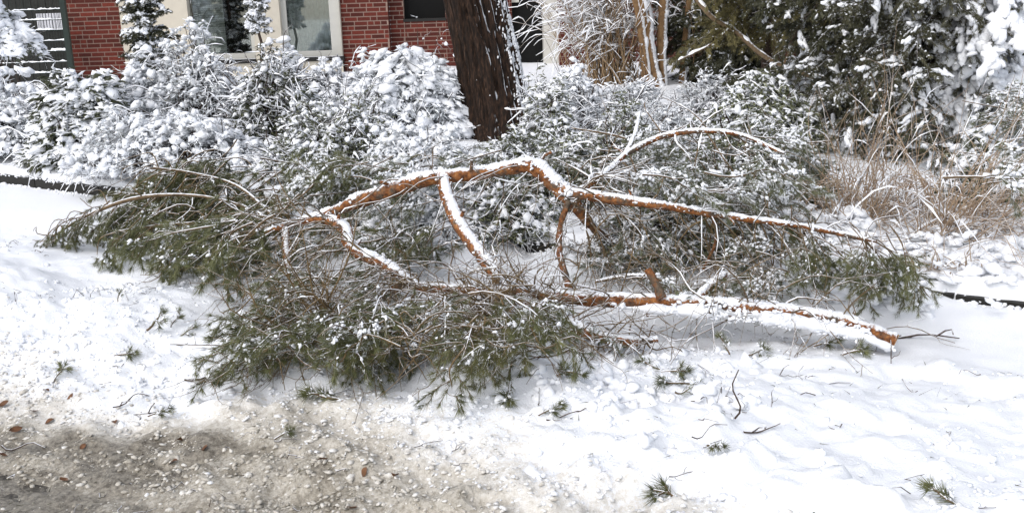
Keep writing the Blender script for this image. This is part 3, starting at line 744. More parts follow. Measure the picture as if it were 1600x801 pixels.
# ------------------------------------------------------------------ the fallen limb
def limb_path(rows, n=None):
    """rows of (px, py, Y, diameter in px) -> smooth world path and radii"""
    P = np.array([at_y(a, b, c) for a, b, c, d in rows]); R = np.array([d for a, b, c, d in rows]) * 0.5 / ppm(P)
    n = n or max(12, 5 * len(rows)); q = smooth_path(np.hstack([P, R[:, None]]), n)
    return q[:, :3], np.maximum(q[:, 3], 0.0015)
def heap(s, q, th, br, rng, up=(0.05, -0.12, 1), dens=260, band=.75):
    """crumbs of snow along the top of a limb (q: path and radius), in ragged runs with gaps"""
    L = np.linalg.norm(np.diff(q[:, :3], axis=0), axis=1).sum(); n = int(L * dens); K = len(q)
    u = rng.random(n) * (K - 1); i = np.minimum(u.astype(int), K - 2); f = (u - i)[:, None]; p = q[i] * (1 - f) + q[i + 1] * f
    T = nrm(q[i + 1, :3] - q[i, :3]); up = np.asarray(up, float) / np.linalg.norm(up); U = nrm(up - T * (T @ up)[:, None]); Sd = np.cross(T, U)
    keep = (vnoise(p[:, :3] * 9, 3) * .6 + .5 + .25 * vnoise(p[:, :3] * 31, 8)) > br; p, T, U, Sd = p[keep], T[keep], U[keep], Sd[keep]; n = len(p)
    hz = np.clip(np.abs(U @ up) * 1.6 - .5, 0, 1)
    a = rng.normal(0, band, n); R = p[:, 3:4]; pos = p[:, :3] + R * (U * np.cos(a)[:, None] + Sd * np.sin(a)[:, None])
    r = (.003 + th * .42 * rng.random(n) ** 1.6) * (.4 + .6 * hz); crumbs(s, pos, np.stack([r * 1.6, r * 1.1, r * .9], -1), np.arctan2(T[:, 1], T[:, 0]), None, 2, rng)
def build_fallen():
    base = at_z(1385, 530, 0.08)
    root = thing('fallen_limb', (base[0], base[1], 0.08), 'large fallen pine limb with orange bark and snow lying across the footpath', 'fallen branch')
    rng = np.random.default_rng(5)
    k = 1.385
    spec = [
        # log along the bottom
        ([(1396, 532, 4.20, 26), (1330, 508, 4.24, 31), (1250, 491, 4.30, 31), (1160, 481, 4.36, 29), (1080, 474, 4.42, 26), (1000, 469, 4.46, 25), (930, 467, 4.50, 24), (870, 461, 4.54, 24), (800, 456, 4.58, 24), (740, 452, 4.63, 18), (690, 450, 4.68, 15)], 0.012, 0.56),
        # left arm with its crook
        ([(700, 450, 4.66, 15), (655, 448, 4.70, 17), (628, 432, 4.76, 19), (600, 412, 4.82, 20), (560, 394, 4.9, 20), (545, 378, 5.0, 20), (540, 358, 5.1, 21), (520, 346, 5.2, 18), (490, 342, 5.3, 14), (455, 350, 5.45, 11), (415, 362, 5.5, 8)], 0.010, 0.46),
        ([(634, 440, 4.74, 16), (612, 454, 4.70, 15)], 0.0, 1.0),
        # middle fork up to the arch
        ([(800, 458, 4.58, 22), (772, 424, 4.75, 22), (745, 390, 4.9, 23), (718, 350, 5.1, 24), (700, 310, 5.3, 22), (691, 275, 5.45, 24)], 0.014, 0.30),
        # arch, leftwards from its far end to the crown of the bend and down
        ([(470, 345, 5.9, 9), (520, 330, 5.8, 15), (560, 314, 5.7, 23), (600, 301, 5.6, 26), (650, 284, 5.5, 26), (691, 276, 5.45, 23), (760, 269, 5.45, 20), (805, 261, 5.45, 21), (832, 259, 5.43, 24), (858, 280, 5.4, 26), (880, 300, 5.36, 26), (893, 312, 5.32, 24)], 0.021, 0.26),
        # long limb to the right
        ([(880, 300, 5.36, 22), (915, 304, 5.3, 17), (980, 314, 5.2, 15), (1060, 325, 5.1, 13), (1150, 340, 5.0, 11), (1250, 353, 4.9, 9), (1370, 377, 4.8, 5)], 0.013, 0.05),
        # drop behind
        ([(893, 310, 5.32, 22), (908, 332, 5.36, 18), (930, 358, 5.45, 14), (970, 382, 5.55, 9), (1005, 402, 5.6, 7)], 0.010, 0.3),
        # prop down to the log
        ([(888, 316, 5.3, 10), (876, 350, 5.2, 10), (874, 390, 5.0, 10), (882, 425, 4.8, 11), (890, 450, 4.6, 12)], 0.0, 0.9),
        # rising arch at the back right
        ([(893, 306, 5.32, 13), (925, 285, 5.5, 10), (955, 262, 5.65, 9), (985, 236, 5.8, 9), (1040, 212, 5.9, 9), (1100, 205, 5.9, 8), (1160, 212, 5.8, 6), (1225, 240, 5.6, 4)], 0.010, 0.05),
        ([(930, 283, 5.5, 8), (965, 255, 5.7, 7), (990, 215, 5.9, 6), (1000, 175, 6.0, 4)], 0.010, 0.05),
        # sawn stub and snow-covered stub on the log
        ([(1034, 466, 4.42, 16), (1026, 446, 4.44, 14), (1012, 421, 4.48, 13)], 0.0, 1.0),
        ([(1085, 472, 4.40, 14), (1105, 450, 4.5, 14), (1132, 430, 4.6, 12)], 0.016, 0.0),
        # fork under the log
        ([(812, 462, 4.56, 18), (850, 488, 4.42, 17), (890, 508, 4.32, 18), (940, 526, 4.22, 20), (990, 533, 4.2, 15), (1028, 530, 4.2, 9)], 0.020, 0.25),
        ([(888, 484, 4.35, 8), (872, 520, 4.22, 9), (850, 545, 4.1, 8), (805, 565, 4.0, 8), (765, 582, 3.95, 5)], 0.010, 0.0),
        # hanging stub at the left
        ([(446, 358, 5.45, 12), (448, 395, 5.3, 12), (451, 430, 5.2, 11)], 0.004, 0.4),
        ([(495, 484, 4.4, 6), (520, 508, 4.3, 8), (498, 524, 4.28, 7), (450, 560, 4.1, 5)], 0.010, 0.0),
        ([(520, 508, 4.3, 7), (560, 515, 4.35, 6), (600, 520, 4.4, 4)], 0.010, 0.0),
        ([(770, 470, 4.5, 9), (768, 510, 4.35, 8), (755, 560, 4.2, 5)], 0.0, 1.0),
        ([(795, 470, 4.5, 8), (790, 520, 4.3, 7), (762, 565, 4.15, 4)], 0.004, 0.5),
        ([(930, 440, 4.8, 6), (990, 430, 4.75, 5), (1040, 440, 4.7, 6), (1075, 470, 4.55, 4)], 0.008, 0.0),
        ([(1110, 330, 5.05, 6), (1120, 370, 5.05, 5), (1100, 420, 5.1, 4)], 0.003, 0.5),
    ]
    for j, (rows, th, br) in enumerate(spec):
        P, R = limb_path(rows)
        nrmv = 0.10 * vnoise(P * 14, j)
        m = MB(); tubes(m, P, R * (1 + nrmv), 10 if R.max() > 0.02 else 7, cap=True)
        V = np.concatenate(m.V); 
        nz = 0.0045 * vnoise(V * 22, 2) + 0.003 * vnoise(V * 70, 4)
        # rough the bark up a little
        cen = np.repeat(P, 10 if R.max() > 0.02 else 7, 0)
        if len(cen) <= len(V):
            dirv = nrm(m.V[0] - cen) if len(m.V[0]) == len(cen) else None
            if dirv is not None: m.V[0] = m.V[0] + dirv * (nz[:len(cen), None])
        big = MAT['bare_bark'] if j in (2, 7, 10, 17, 18, 20) else MAT['orange_bark'] if j not in (9, 13, 15, 16, 19) else MAT['twig_bark']
        o = part('limb', m, big, root)
        if th > 0 and br < 1:
            s = MB(); n2_ = len(P) * 5; q = smooth_path(np.hstack([P, R[:, None]]), n2_)
            snow_strip(s, q[:, :3], q[:, 3], th * .42, up=(0.05, -0.12, 1), rng=rng, breaks=br + .08, sides=7)
            heap(s, q, th, br, rng)
            part('snow', s, MAT['snow'], o)
    # thick drift of snow sitting on the right half of the log
    P, R = limb_path([(1390, 537, 4.19, 16), (1330, 514, 4.21, 28), (1250, 497, 4.27, 32), (1160, 486, 4.33, 32), (1080, 479, 4.39, 29), (960, 475, 4.46, 15)], 60)
    s = MB(); snow_strip(s, P - np.array([0, 0.015, 0.012]), R * 0.9, 0.008, up=(0.05, -1, 0.1), rng=rng, breaks=0.42, sides=9, off=.12, wfac=.75, nsc=6); heap(s, np.hstack([P - np.array([0, .012, .01]), R[:, None] * .95]), 0.024, .36, rng, (0.05, -1, .15), 520, .6)
    part('snow', s, MAT['snow'], root)
    c = MB(); e = at_y(1397, 532.5, 4.197); e2 = at_y(1386, 528, 4.21); T0 = nrm(e - e2); a_ = nrm(np.cross(T0, [0, 0, 1.])); b_ = np.cross(a_, T0); q_ = np.arange(14) / 14 * 2 * np.pi; rr_ = .0345
    ring = e + T0 * .004 + rr_ * (np.cos(q_)[:, None] * a_ + np.sin(q_)[:, None] * b_) + T0 * rng.normal(0, .004, (14, 1)); c.add(np.vstack([ring, e + T0 * .009]), T=[(k_, (k_ + 1) % 14, 14) for k_ in range(14)])
    part('broken_end', c, MAT['pale_wood'], root, smooth=False)
    for j, i_ in ((0, 14), (0, 26), (0, 38), (1, 12), (1, 24), (1, 36), (3, 8), (3, 18), (4, 18), (4, 30), (4, 44), (5, 12), (5, 22), (8, 16)):
        P, R = limb_path(spec[j][0]); i_ = min(i_, len(P) - 2); d_ = nrm(rng.normal(0, 1, 3) + np.array([0, -.6, .2])); m = MB(); l_ = rng.uniform(.03, .075)
        A_ = arcs(P[i_][None], d_[None], np.array([R[i_] + l_]), 5, 0, .05, rng); tubes(m, A_, np.array([[.95, .6, .5, .45, .4]]) * R[i_] * .55, 6, cap=True); part('stub', m, MAT['orange_bark'], root)
    # side branches and bare twigs hanging off the limbs
    tw, sn = MB(), MB()
    def fringe(rows, n, L, dirs, droop, r0=0.0035, th=0.003, seed=0, sub_n=2):
        g = np.random.default_rng(900 + seed); P, R = limb_path(rows, 80)
        i = g.integers(4, 78, n); D = nrm(np.asarray(dirs, float)[g.integers(0, len(dirs), n)] + g.normal(0, 0.45, (n, 3)))
        l = L * g.uniform(0.4, 1.15, n); A = arcs(P[i], D, l, 8, droop * g.uniform(.4, 1.4, n), 0.07, g)
        A[..., 2] = np.maximum(A[..., 2], 0.06)
        RR = np.linspace(1, 0.35, 8)[None] * r0 * g.uniform(.7, 1.6, n)[:, None]
        tubes(tw, A, RR, 4); snow_strip(sn, A, RR, th * .6, rng=g, breaks=0.48, sides=4, nsc=14)
        for q in range(sub_n):
            jx = g.integers(2, 7, n); b = A[np.arange(n), jx]; d2 = nrm(nrm(A[np.arange(n), jx] - A[np.arange(n), jx - 1]) + g.normal(0, .6, (n, 3)))
            A2 = arcs(b, d2, l * g.uniform(.25, .55, n), 6, droop * .8, 0.08, g); A2[..., 2] = np.maximum(A2[..., 2], 0.06)
            R2 = np.linspace(1, .4, 6)[None] * r0 * 0.6 * np.ones((n, 1)); tubes(tw, A2, R2, 3)
            snow_strip(sn, A2, R2, th * 0.5, rng=g, breaks=0.52, sides=4, nsc=14)
    sp = [s[0] for s in spec]
    fringe(sp[5], 46, 0.55, [(0.7, 0.2, -0.5), (0.3, 0.5, -0.3), (0.4, -0.3, -0.8), (0.6, 0.4, 0.4)], 0.5, 0.004, 0.006, 1)
    fringe(sp[8], 36, 0.6, [(0.7, 0.2, -0.5), (0.5, 0.5, 0.2), (-0.4, 0.3, 0.2), (0.6, -0.3, -0.7)], 0.45, 0.0042, 0.007, 2)
    fringe(sp[6], 26, 0.6, [(0.8, 0.2, -0.1), (0.4, -0.3, -0.3), (0.6, 0.3, 0.5)], 0.4, 0.0042, 0.007, 3)
    fringe(sp[0], 50, 0.45, [(-0.6, -0.3, 0.1), (-0.3, 0.5, 0.5), (0.3, 0.5, 0.4), (-0.5, -0.6, -0.1)], 0.35, 0.0035, 0.004, 4)
    fringe(sp[1], 40, 0.45, [(-0.7, -0.2, 0.2), (-0.4, -0.5, -0.1), (-0.5, 0.4, 0.4)], 0.4, 0.0035, 0.004, 5)
    fringe(sp[3], 16, 0.4, [(-0.6, 0.2, 0.2), (0.6, 0.2, 0.2), (0.2, 0.5, .1)], 0.4, 0.003, 0.003, 6)
    fringe(sp[4], 26, 0.5, [(-0.6, 0.1, -0.2), (-0.4, -0.5, -0.3), (-0.3, 0.5, 0.3)], 0.5, 0.0035, 0.003, 7)
    fringe(sp[12], 34, 0.45, [(-0.6, -0.5, 0.0), (0.5, -0.5, 0.1), (-0.8, 0.0, 0.3)], 0.35, 0.003, 0.004, 8)
    fringe(sp[17], 40, 0.5, [(-0.8, -0.3, 0.1), (-0.3, -0.7, 0.1), (0.6, -0.4, 0.1), (-.6, .2, .5)], 0.4, 0.0033, 0.003, 9)
    fringe(sp[18], 40, 0.5, [(-0.9, -0.2, 0.0), (0.3, -0.7, 0.0), (0.7, -0.2, 0.2), (-.4, .2, .6)], 0.4, 0.0033, 0.003, 10)
    tw0 = tw; tw, sk = MB(), sn; sn = MB()
    fringe(sp[17], 60, 0.5, [(-0.8, -0.3, 0.1), (-0.3, -0.7, 0.2), (0.6, -0.4, 0.2), (-.6, .2, .5), (.2, -.2, .8)], 0.35, 0.0034, 0.0, 19, 3)
    fringe(sp[18], 60, 0.5, [(-0.9, -0.2, 0.1), (0.3, -0.7, 0.1), (0.7, -0.2, 0.2), (-.4, .2, .6)], 0.35, 0.0034, 0.0, 20, 3)
    fringe(sp[15], 50, 0.6, [(-0.8, -0.3, 0.1), (-0.5, 0.3, 0.3), (0.5, -0.3, 0.2)], 0.3, 0.003, 0.0, 25, 3)
    fringe(sp[12], 40, 0.5, [(-0.8, -0.4, 0.2), (-0.3, -0.6, 0.2), (0.5, -0.5, 0.1)], 0.3, 0.003, 0.0, 26, 3)
    fringe(sp[0], 40, 0.4, [(-0.6, -0.5, 0.1), (-0.3, 0.2, 0.7), (0.3, 0.3, 0.6)], 0.3, 0.003, 0.0, 21, 3)
    fringe(sp[1], 50, 0.5, [(-0.7, -0.2, 0.3), (-0.4, -0.5, -0.1), (-0.5, 0.4, 0.5)], 0.4, 0.0032, 0.0, 22, 3)
    fringe(sp[15], 40, 0.45, [(-0.7, -0.4, 0.2), (0.4, -0.5, 0.1), (-0.1, 0.2, 0.7)], 0.4, 0.003, 0.0, 23, 3)
    fringe(sp[5], 40, 0.5, [(0.6, 0.3, -0.4), (0.2, 0.4, 0.3), (0.5, -0.2, -0.7)], 0.5, 0.003, 0.0, 24, 3)
    def tangle(poly, n, L, zr, seed, r0=.0028):
        g = np.random.default_rng(seed); q_ = sample_poly(poly, n, g); h_ = g.uniform(*zr, n); p_ = at_z(q_[:, 0], q_[:, 1], h_ + .08); p_[:, 2] = H(p_[:, 0], p_[:, 1]) + h_
        a_ = g.uniform(0, 6.28, n); D_ = np.stack([np.cos(a_) - .3, np.sin(a_) * .8, g.normal(.1, .4, n)], -1); l_ = L * g.uniform(.4, 1.2, n); A_ = arcs(p_, D_, l_, 9, g.uniform(-.1, .5, n), .09, g)
        A_[..., 2] = np.maximum(A_[..., 2], .04); R_ = np.linspace(1, .4, 9)[None] * r0 * g.uniform(.6, 1.7, n)[:, None]; tubes(tw, A_, R_, 4)
        for q in range(3):
            jx = g.integers(2, 8, n); b_ = A_[np.arange(n), jx]; d_ = nrm(A_[np.arange(n), jx] - A_[np.arange(n), jx - 1]) + g.normal(0, .6, (n, 3)); A2 = arcs(b_, d_, l_ * g.uniform(.2, .45, n), 6, .2, .09, g); A2[..., 2] = np.maximum(A2[..., 2], .04); tubes(tw, A2, np.linspace(1, .4, 6)[None] * np.full((n, 1), r0 * .6), 3)
    tangle([(570, 440), (870, 450), (860, 545), (760, 570), (580, 560)], 150, .28, (.08, .32), 301)
    tangle([(340, 480), (560, 430), (590, 545), (420, 570)], 90, .30, (.05, .26), 302)
    tangle([(900, 320), (1250, 350), (1230, 470), (900, 460)], 110, .45, (.05, .35), 303)
    part('bare_twigs', tw, MAT['olive_twig'], root, kind='stuff'); tw, sn = tw0, sk
    part('twigs', tw, MAT['twig_bark'], root, kind='stuff')
    part('twig_snow', sn, MAT['snow'], root, kind='stuff')
    PI = math.pi
    # needled boughs, region by region
    boughs_in(root, [(400, 420), (560, 400), (660, 470), (640, 545), (520, 540), (420, 560), (370, 550), (390, 490)], 34, GREEN + GREEN + FROST[:1], [PI, PI * 1.2, -PI * .6], (0.03, 0.30), 61, (0.65, 0.95))
    boughs_in(root, [(560, 460), (760, 470), (870, 480), (850, 535), (780, 560), (640, 565), (550, 550)], 36, GREEN + OLIVE + OLIVE, [PI, -PI * .6, -PI * .35], (0.03, 0.28), 62, (0.65, 0.95))
    boughs_in(root, [(420, 300), (560, 330), (690, 330), (740, 420), (700, 460), (600, 440), (440, 450)], 26, GREEN + FROST[:1], [PI, PI * .8, PI * 1.3], (0.05, 0.30), 63)
    boughs_in(root, [(1250, 380), (1370, 384), (1420, 405), (1412, 430), (1330, 425), (1260, 410)], 18, DENSE + GREEN, [0, -0.3, -1.2], (0.20, 0.42), 64, (0.5, 0.7), 0.5, (-1.3, -0.4))
    boughs_in(root, [(430, 262), (600, 250), (650, 292), (500, 322)], 16, DENSE, [PI, PI * .8, PI * 1.2], (.15, .42), 68, (.7, 1.0))
    boughs_in(root, [(1200, 350), (1290, 360), (1290, 420), (1220, 410)], 6, GREEN + FROST, [0, -0.8, -2.0], (0.15, 0.36), 65, (0.6, 0.8), 0.5, (-1.2, -0.2))
    boughs_in(root, [(900, 330), (1250, 360), (1220, 450), (960, 440)], 20, FROST + GREEN[:2], [0, 0.6, -0.5, PI], (0.05, 0.28), 66, (0.7, 1.0))
    boughs_in(root, [(940, 230), (1200, 220), (1260, 300), (1230, 340), (960, 300)], 26, FROST + GREEN[:1], [0, 0.6, -0.5], (0.1, 0.36), 67, (0.7, 1.0))
build_fallen()

def build_left_bough():
    p0 = at_z(470, 350, 0.30)
    root = thing('fallen_bough', (*p0[:2], 0.1), 'dark green pine bough drooping left over the footpath with hanging needle tufts', 'fallen branch')
    rng = np.random.default_rng(8); PI = math.pi
    tw, sn = MB(), MB()
    for j, rows in enumerate([
        [(440, 355, 6.2, 8), (380, 322, 6.5, 6), (300, 305, 6.7, 5), (210, 310, 6.8, 7), (130, 340, 6.9, 5), (75, 375, 6.85, 3)],
        [(440, 362, 6.0, 8), (360, 350, 6.2, 6), (270, 350, 6.4, 5), (180, 362, 6.4, 4)],
        [(430, 340, 6.4, 7), (370, 290, 6.8, 5), (300, 270, 7.1, 4), (240, 262, 7.1, 4)],
        [(430, 372, 5.9, 7), (350, 385, 5.9, 7), (280, 395, 5.9, 4)]]):
        P, R = limb_path(rows, 24); m = MB(); tubes(m, P, R, 7, cap=True); o = part('branch', m, MAT['twig_bark'], root)
        s = MB(); snow_strip(s, P, R, 0.004, rng=rng, breaks=0.72); part('snow', s, MAT['snow'], o)
        n = 30; i = rng.integers(3, 23, n); A = arcs(P[i], np.array([-.7, 0, -.1]) + rng.normal(0, .5, (n, 3)), rng.uniform(.15, .36, n), 8, .5, .10, rng)
        A[..., 2] = np.maximum(A[..., 2], 0.08); tubes(tw, A, np.linspace(.005, .002, 8)[None] * np.ones((n, 1)), 4)
    part('twigs', tw, MAT['olive_twig'], root, kind='stuff')
    boughs_in(root, [(230, 258), (330, 248), (430, 290), (440, 380), (330, 380), (220, 350), (170, 335)], 84, DENSE + DENSE + OLIVE, [PI, PI * 1.1, PI * .85], (0.08, 0.42), 71, (0.9, 1.3), 0.5, (-0.6, 0.2))
    boughs_in(root, [(120, 320), (230, 320), (240, 375), (120, 370)], 14, DENSE, [PI, PI * 1.1], (0.08, 0.28), 72, (0.8, 1.0), 0.4, (-0.9, -0.2))
    boughs_in(root, [(250, 370), (450, 375), (440, 420), (300, 415)], 22, GREEN + FROST, [PI, PI * 1.2], (0.03, 0.15), 73, (0.8, 1.1), 0.5, (-0.5, 0.1))
    for j, (px, py) in enumerate(((150, 325), (135, 330), (120, 336), (108, 340), (98, 346), (88, 352), (78, 358), (70, 364), (165, 330), (180, 328), (200, 330))):
        put_bough(root, DENSE[j % 4], at_y(px + 14, py - 6, 6.75), (-0.7, rng.normal(0, .15), -0.55 - .08 * (j % 3)), 0.2, 0.5 + .05 * (j % 3))
build_left_bough()

# ------------------------------------------------------------------ the big pine
def build_pine():
    Yb = 10.3
    pts = np.array([at_y(788, 236, Yb), at_y(775, 160, Yb + .03), at_y(760, 85, Yb + .06), at_y(741, 0, Yb + .1)])
    top = pts[-1] + (pts[-1] - pts[1]) * 2.2
    pts = np.vstack([pts[0] + (pts[0] - pts[1]) * 0.35, pts, top])
    wid = np.array([150, 128, 110, 104, 102, 86]) * 0.5 / ppm(pts)
    root = thing('pine_tree', (pts[1][0], pts[1][1], 0.2), 'thick pine trunk with dark furrowed bark and wind-blown snow on its right side', 'tree')
    n = 270; q = smooth_path(np.hstack([pts, wid[:, None]]), n); sides = 150
    ang = np.arange(sides) / sides * 2 * np.pi
    A, Hh = np.meshgrid(ang, np.arange(n)); z = q[:, 2][:, None] * np.ones((1, sides))
    c = np.stack([np.cos(A), np.sin(A), np.zeros_like(A)], -1)
    w = np.stack([np.cos(A) * 2.6, np.sin(A) * 2.6, z * 0.9], -1)
    warp = 0.25 * vnoise(w * 2.0, 5)[..., None]
    rid = 1 - np.abs(vnoise(np.concatenate([w[..., :2] * 2.3 + warp, w[..., 2:] * 1.25], -1), 6)) * 2.2
    rid2 = 1 - np.abs(vnoise(np.concatenate([w[..., :2] * 5.5, w[..., 2:] * 5 + warp * 3], -1), 7)) * 2
    fine = vnoise(np.concatenate([w[..., :2] * 14, w[..., 2:] * 14], -1), 8)
    dep = -0.06 * np.clip(rid, 0, 1) ** 2.5 - 0.016 * np.clip(rid2, 0, 1) ** 2 + 0.009 * fine + 0.02 * vnoise(w * 0.6, 9)
    flare = 1 + 0.25 * np.exp(-((z - 0.2) / 0.25).clip(0) * 1.2) * (0.5 + 0.5 * np.cos(A * 4 + 1))
    r = q[:, 3][:, None] * flare * 0.98 + dep
    V = np.stack([q[:, 0][:, None] + c[..., 0] * r, q[:, 1][:, None] + c[..., 1] * r, z], -1)
    idx = np.arange(n * sides).reshape(n, sides); a = idx[:-1]; b = idx[1:]
    m = MB(); m.add(V, Q=np.stack([a, np.roll(a, -1, 1), np.roll(b, -1, 1), b], -1).reshape(-1, 4))
    tr = part('trunk', m, MAT['bark'], root)
    # snow plastered in the right-hand furrows
    rng = np.random.default_rng(3); s = MB(); N_ = 3400
    ii = rng.integers(0, n, N_); th = rng.normal(-0.32, 0.33, N_); jj = ((th / (2 * np.pi)) % 1 * sides).astype(int) % sides
    keep = (vnoise(np.stack([th * 9, z[ii, jj] * 3.2, np.zeros(N_)], -1), 12) * 1.3 + 0.62 - np.abs(th + .35) * 0.95 + rng.normal(0, .15, N_)) > 0
    ii, jj = ii[keep], jj[keep]; k = len(ii); rr = rng.uniform(0.004, 0.017, k)
    clumps(s, V[ii, jj] - c[ii, jj] * 0.004, np.stack([rr * .7, rr, rr * rng.uniform(.8, 2.2, k)], -1), np.zeros(k), rng.normal(0, .25, k), 1, rng)
    N_ = 14; ii = rng.integers(0, n, N_); jj = (rng.uniform(-2.4, 0.2, N_) / (2 * np.pi) % 1 * sides).astype(int) % sides; rr = rng.uniform(.003, .008, N_)
    clumps(s, V[ii, jj], np.stack([rr, rr, rr], -1), None, None, 1, rng)
    part('snow', s, MAT['snow'], tr)
build_pine()

# ------------------------------------------------------------------ shrubs
def shrub(name, label, c, r, h, ncl, seed, leafmat='leaf', leaf=(0.05, 0.09), lw=0.32, snow=0.75, sr=(0.025, 0.06), cat='shrub', group=None, twig=60, twig_mat='dark_twig', hang=0.5, z0=None, leaves_per=5, rugged=0.36, fingers=2, lift=0.0, pads='crumb', sprout=0.35, lace=0.55, lth=.007):
    """a snow-laden shrub: stems, drooping leaf rosettes through its volume, and lumps and fingers of snow lying on them"""
    rng = np.random.default_rng(seed); zb = gz(c[0], c[1]) if z0 is None else z0
    root = thing(name, (c[0], c[1], zb), label, cat, group)
    base = np.array([c[0], c[1], zb])
    rho = np.sqrt(rng.random(ncl)) * 1.05; ph = rng.uniform(0, 2 * np.pi, ncl); fl = rng.random(ncl) < 0.4; ph[fl] = -np.abs(np.mod(ph[fl], np.pi))
    x = rho * np.cos(ph); y = rho * np.sin(ph); q3 = np.stack([x * 1.9 + seed, y * 1.9, 0 * x], -1)
    top = np.clip(1 - rho ** 3.2, 0.12, 1) * (0.80 + rugged * vnoise(q3, seed) + 0.5 * rugged * vnoise(q3 * 2.7, seed + 1))
    v = rng.random(ncl) ** 0.42
    P = base + np.stack([x * r[0], y * r[1], lift + h * np.clip(top, .1, 1.25) * v + .02], -1) + rng.normal(0, .02, (ncl, 3))
    kp = ~((y > .4) & (v < .78)); x, y, v, P, rho = x[kp], y[kp], v[kp], P[kp], rho[kp]; ncl = len(x)
    d = nrm(np.stack([x * 1.1, y * 1.1, 0.3 + 0.6 * v], -1))
    # stems from the foot into the crown
    m = MB(); ns = twig; pick = rng.integers(0, ncl, ns); foot = base + rng.normal(0, 1, (ns, 3)) * [r[0] * .22, r[1] * .22, 0]
    tgt = P[pick]; s = np.linspace(0, 1, 8)[None, :, None]
    A = foot[:, None] * (1 - s) + tgt[:, None] * s; A[..., 2] += (np.sin(s[..., 0] * np.pi) * 0.12 * h); A += rng.normal(0, .012, A.shape) * np.sin(s * np.pi)
    RR = np.linspace(1, .3, 8)[None] * rng.uniform(.004, .010, ns)[:, None]; tubes(m, A, RR, 4)
    n2_ = int(ncl * lace); i2 = rng.integers(0, ncl, n2_); A2 = arcs(P[i2] - d[i2] * .10, d[i2] + rng.normal(0, .75, (n2_, 3)), rng.uniform(.10, .30, n2_), 5, .5, .12, rng)
    R2 = np.linspace(1, .4, 5)[None] * rng.uniform(.002, .0042, n2_)[:, None]; tubes(m, A2, R2, 3)
    sn = MB(); snow_strip(sn, A2, R2, lth * min(snow, 1.2), rng=rng, breaks=.22, sides=4, off=.2)
    n3 = int(twig * sprout); i3 = rng.integers(0, ncl, n3); A3 = arcs(P[i3], d[i3] + rng.normal(0, .35, (n3, 3)) + np.array([0, 0, .2]), h * rng.uniform(.15, .45, n3), 8, .35, .05, rng)
    R3 = np.linspace(1, .3, 8)[None] * rng.uniform(.003, .006, n3)[:, None]; tubes(m, A3, R3, 4); snow_strip(sn, A3, R3, .009, rng=rng, breaks=.25, sides=4)
    part('stems', m, MAT[twig_mat], root)
    # leaves
    lf = MB(); nl = leaves_per
    yaw = rng.uniform(0, 6.28, (ncl, nl)); drop = rng.normal(-hang, .35, (ncl, nl))
    D = np.stack([np.cos(yaw), np.sin(yaw), drop], -1) + d[:, None] * 0.5
    LL = rng.uniform(*leaf, (ncl, nl)); PP = np.repeat(P[:, None], nl, 1) + rng.normal(0, .012, (ncl, nl, 3))
    leaves(lf, PP.reshape(-1, 3), D.reshape(-1, 3), LL.ravel(), LL.ravel() * lw, .25, rng)
    part('leaves', lf, MAT[leafmat], root, smooth=False, kind='stuff')
    # snow: a cap on each rosette, fingers along its leaves
    outer = sstep(.35, .9, v)
    on = rng.random(ncl) < snow * (0.25 + 0.75 * outer) * np.clip(.70 + 1.3 * vnoise(P * [4.5, 4.5, 6], seed + 5) + .5 * outer * v, .08, 1)
    k = on.sum(); rr = rng.uniform(0, 1, k) ** 2.0 * (sr[1] - sr[0]) + sr[0]
    dy = np.arctan2(d[on, 1], d[on, 0]) + rng.normal(0, .7, k)
    S3 = np.stack([rr * rng.uniform(1, 1.6, k), rr * rng.uniform(.7, 1.1, k), rr * rng.uniform(.5, .8, k)], -1)
    if pads == 'crumb':
        lg = rr > np.median(rr); sc3 = 1.3 if snow > 1 else 1.0
        for q_, kk in ((lg, 2), (~lg, 1)): crumbs(sn, P[on][q_] + np.array([0, 0, .012]), S3[q_] * sc3 * (1 if kk > 1 else .9), dy[q_], rng.uniform(0, .7, q_.sum()), kk, rng)
    elif pads == 'dome': crumbs(sn, P[on] + np.array([0, 0, .01]), S3 * 1.35, dy, rng.uniform(0, .6, k), 3, rng, 2)
    else: clumps(sn, P[on] + np.array([0, 0, .012]), S3, dy, rng.uniform(0, .8, k), 2, rng); crumbs(sn, P[on] + rng.normal(0, .03, (k, 3)), S3 * .6, dy, rng.uniform(0, .7, k), 3, rng)
    for q in range(fingers):
        sel = np.where(on)[0]; sel = sel[rng.random(len(sel)) < .8]; Dq = nrm(D[sel, q]); Lq = LL[sel, q]; w = rng.uniform(.22, .42, len(sel)) * sr[1] * .55
        pos = P[sel] + Dq * (Lq * .6)[:, None] + np.array([0, 0, .006])
        clumps(sn, pos, np.stack([Lq * .5 + w * .3, w, w * .75], -1), np.arctan2(Dq[:, 1], Dq[:, 0]), -np.arcsin(np.clip(Dq[:, 2], -1, 1)), 2 if pads != 'crumb' and q < 1 else 1, rng)
    part('snow', sn, MAT['snow'], root)
    return root
def shrub_at(name, label, x0, x1, ytop, ybase, ncl, seed, depth=0.8, **kw):
    """shrub whose outline spans x0..x1 and ytop..ybase in the picture, its foot on the ground"""
    p = on_ground((x0 + x1) / 2, ybase); k = ppm(p); rx = (x1 - x0) / 2 / k; hh = (ybase - ytop) / k * 0.93
    ry = rx * depth
    ncl = int(ncl * 0.74)
    return shrub(name, label, (p[0], p[1] + ry * 0.75), (rx, ry), hh, ncl, seed, **kw)
shrub_at('rhododendron_bush', 'broad snow-smothered bush with drooping leaves in front of the brick wall at the left', 30, 215, 78, 262, 1000, 11, .7, leaf=(.08, .14), lw=.3, sr=(.035, .075), snow=1.8, leaves_per=6, fingers=3, twig=50, pads='smooth', rugged=.3)
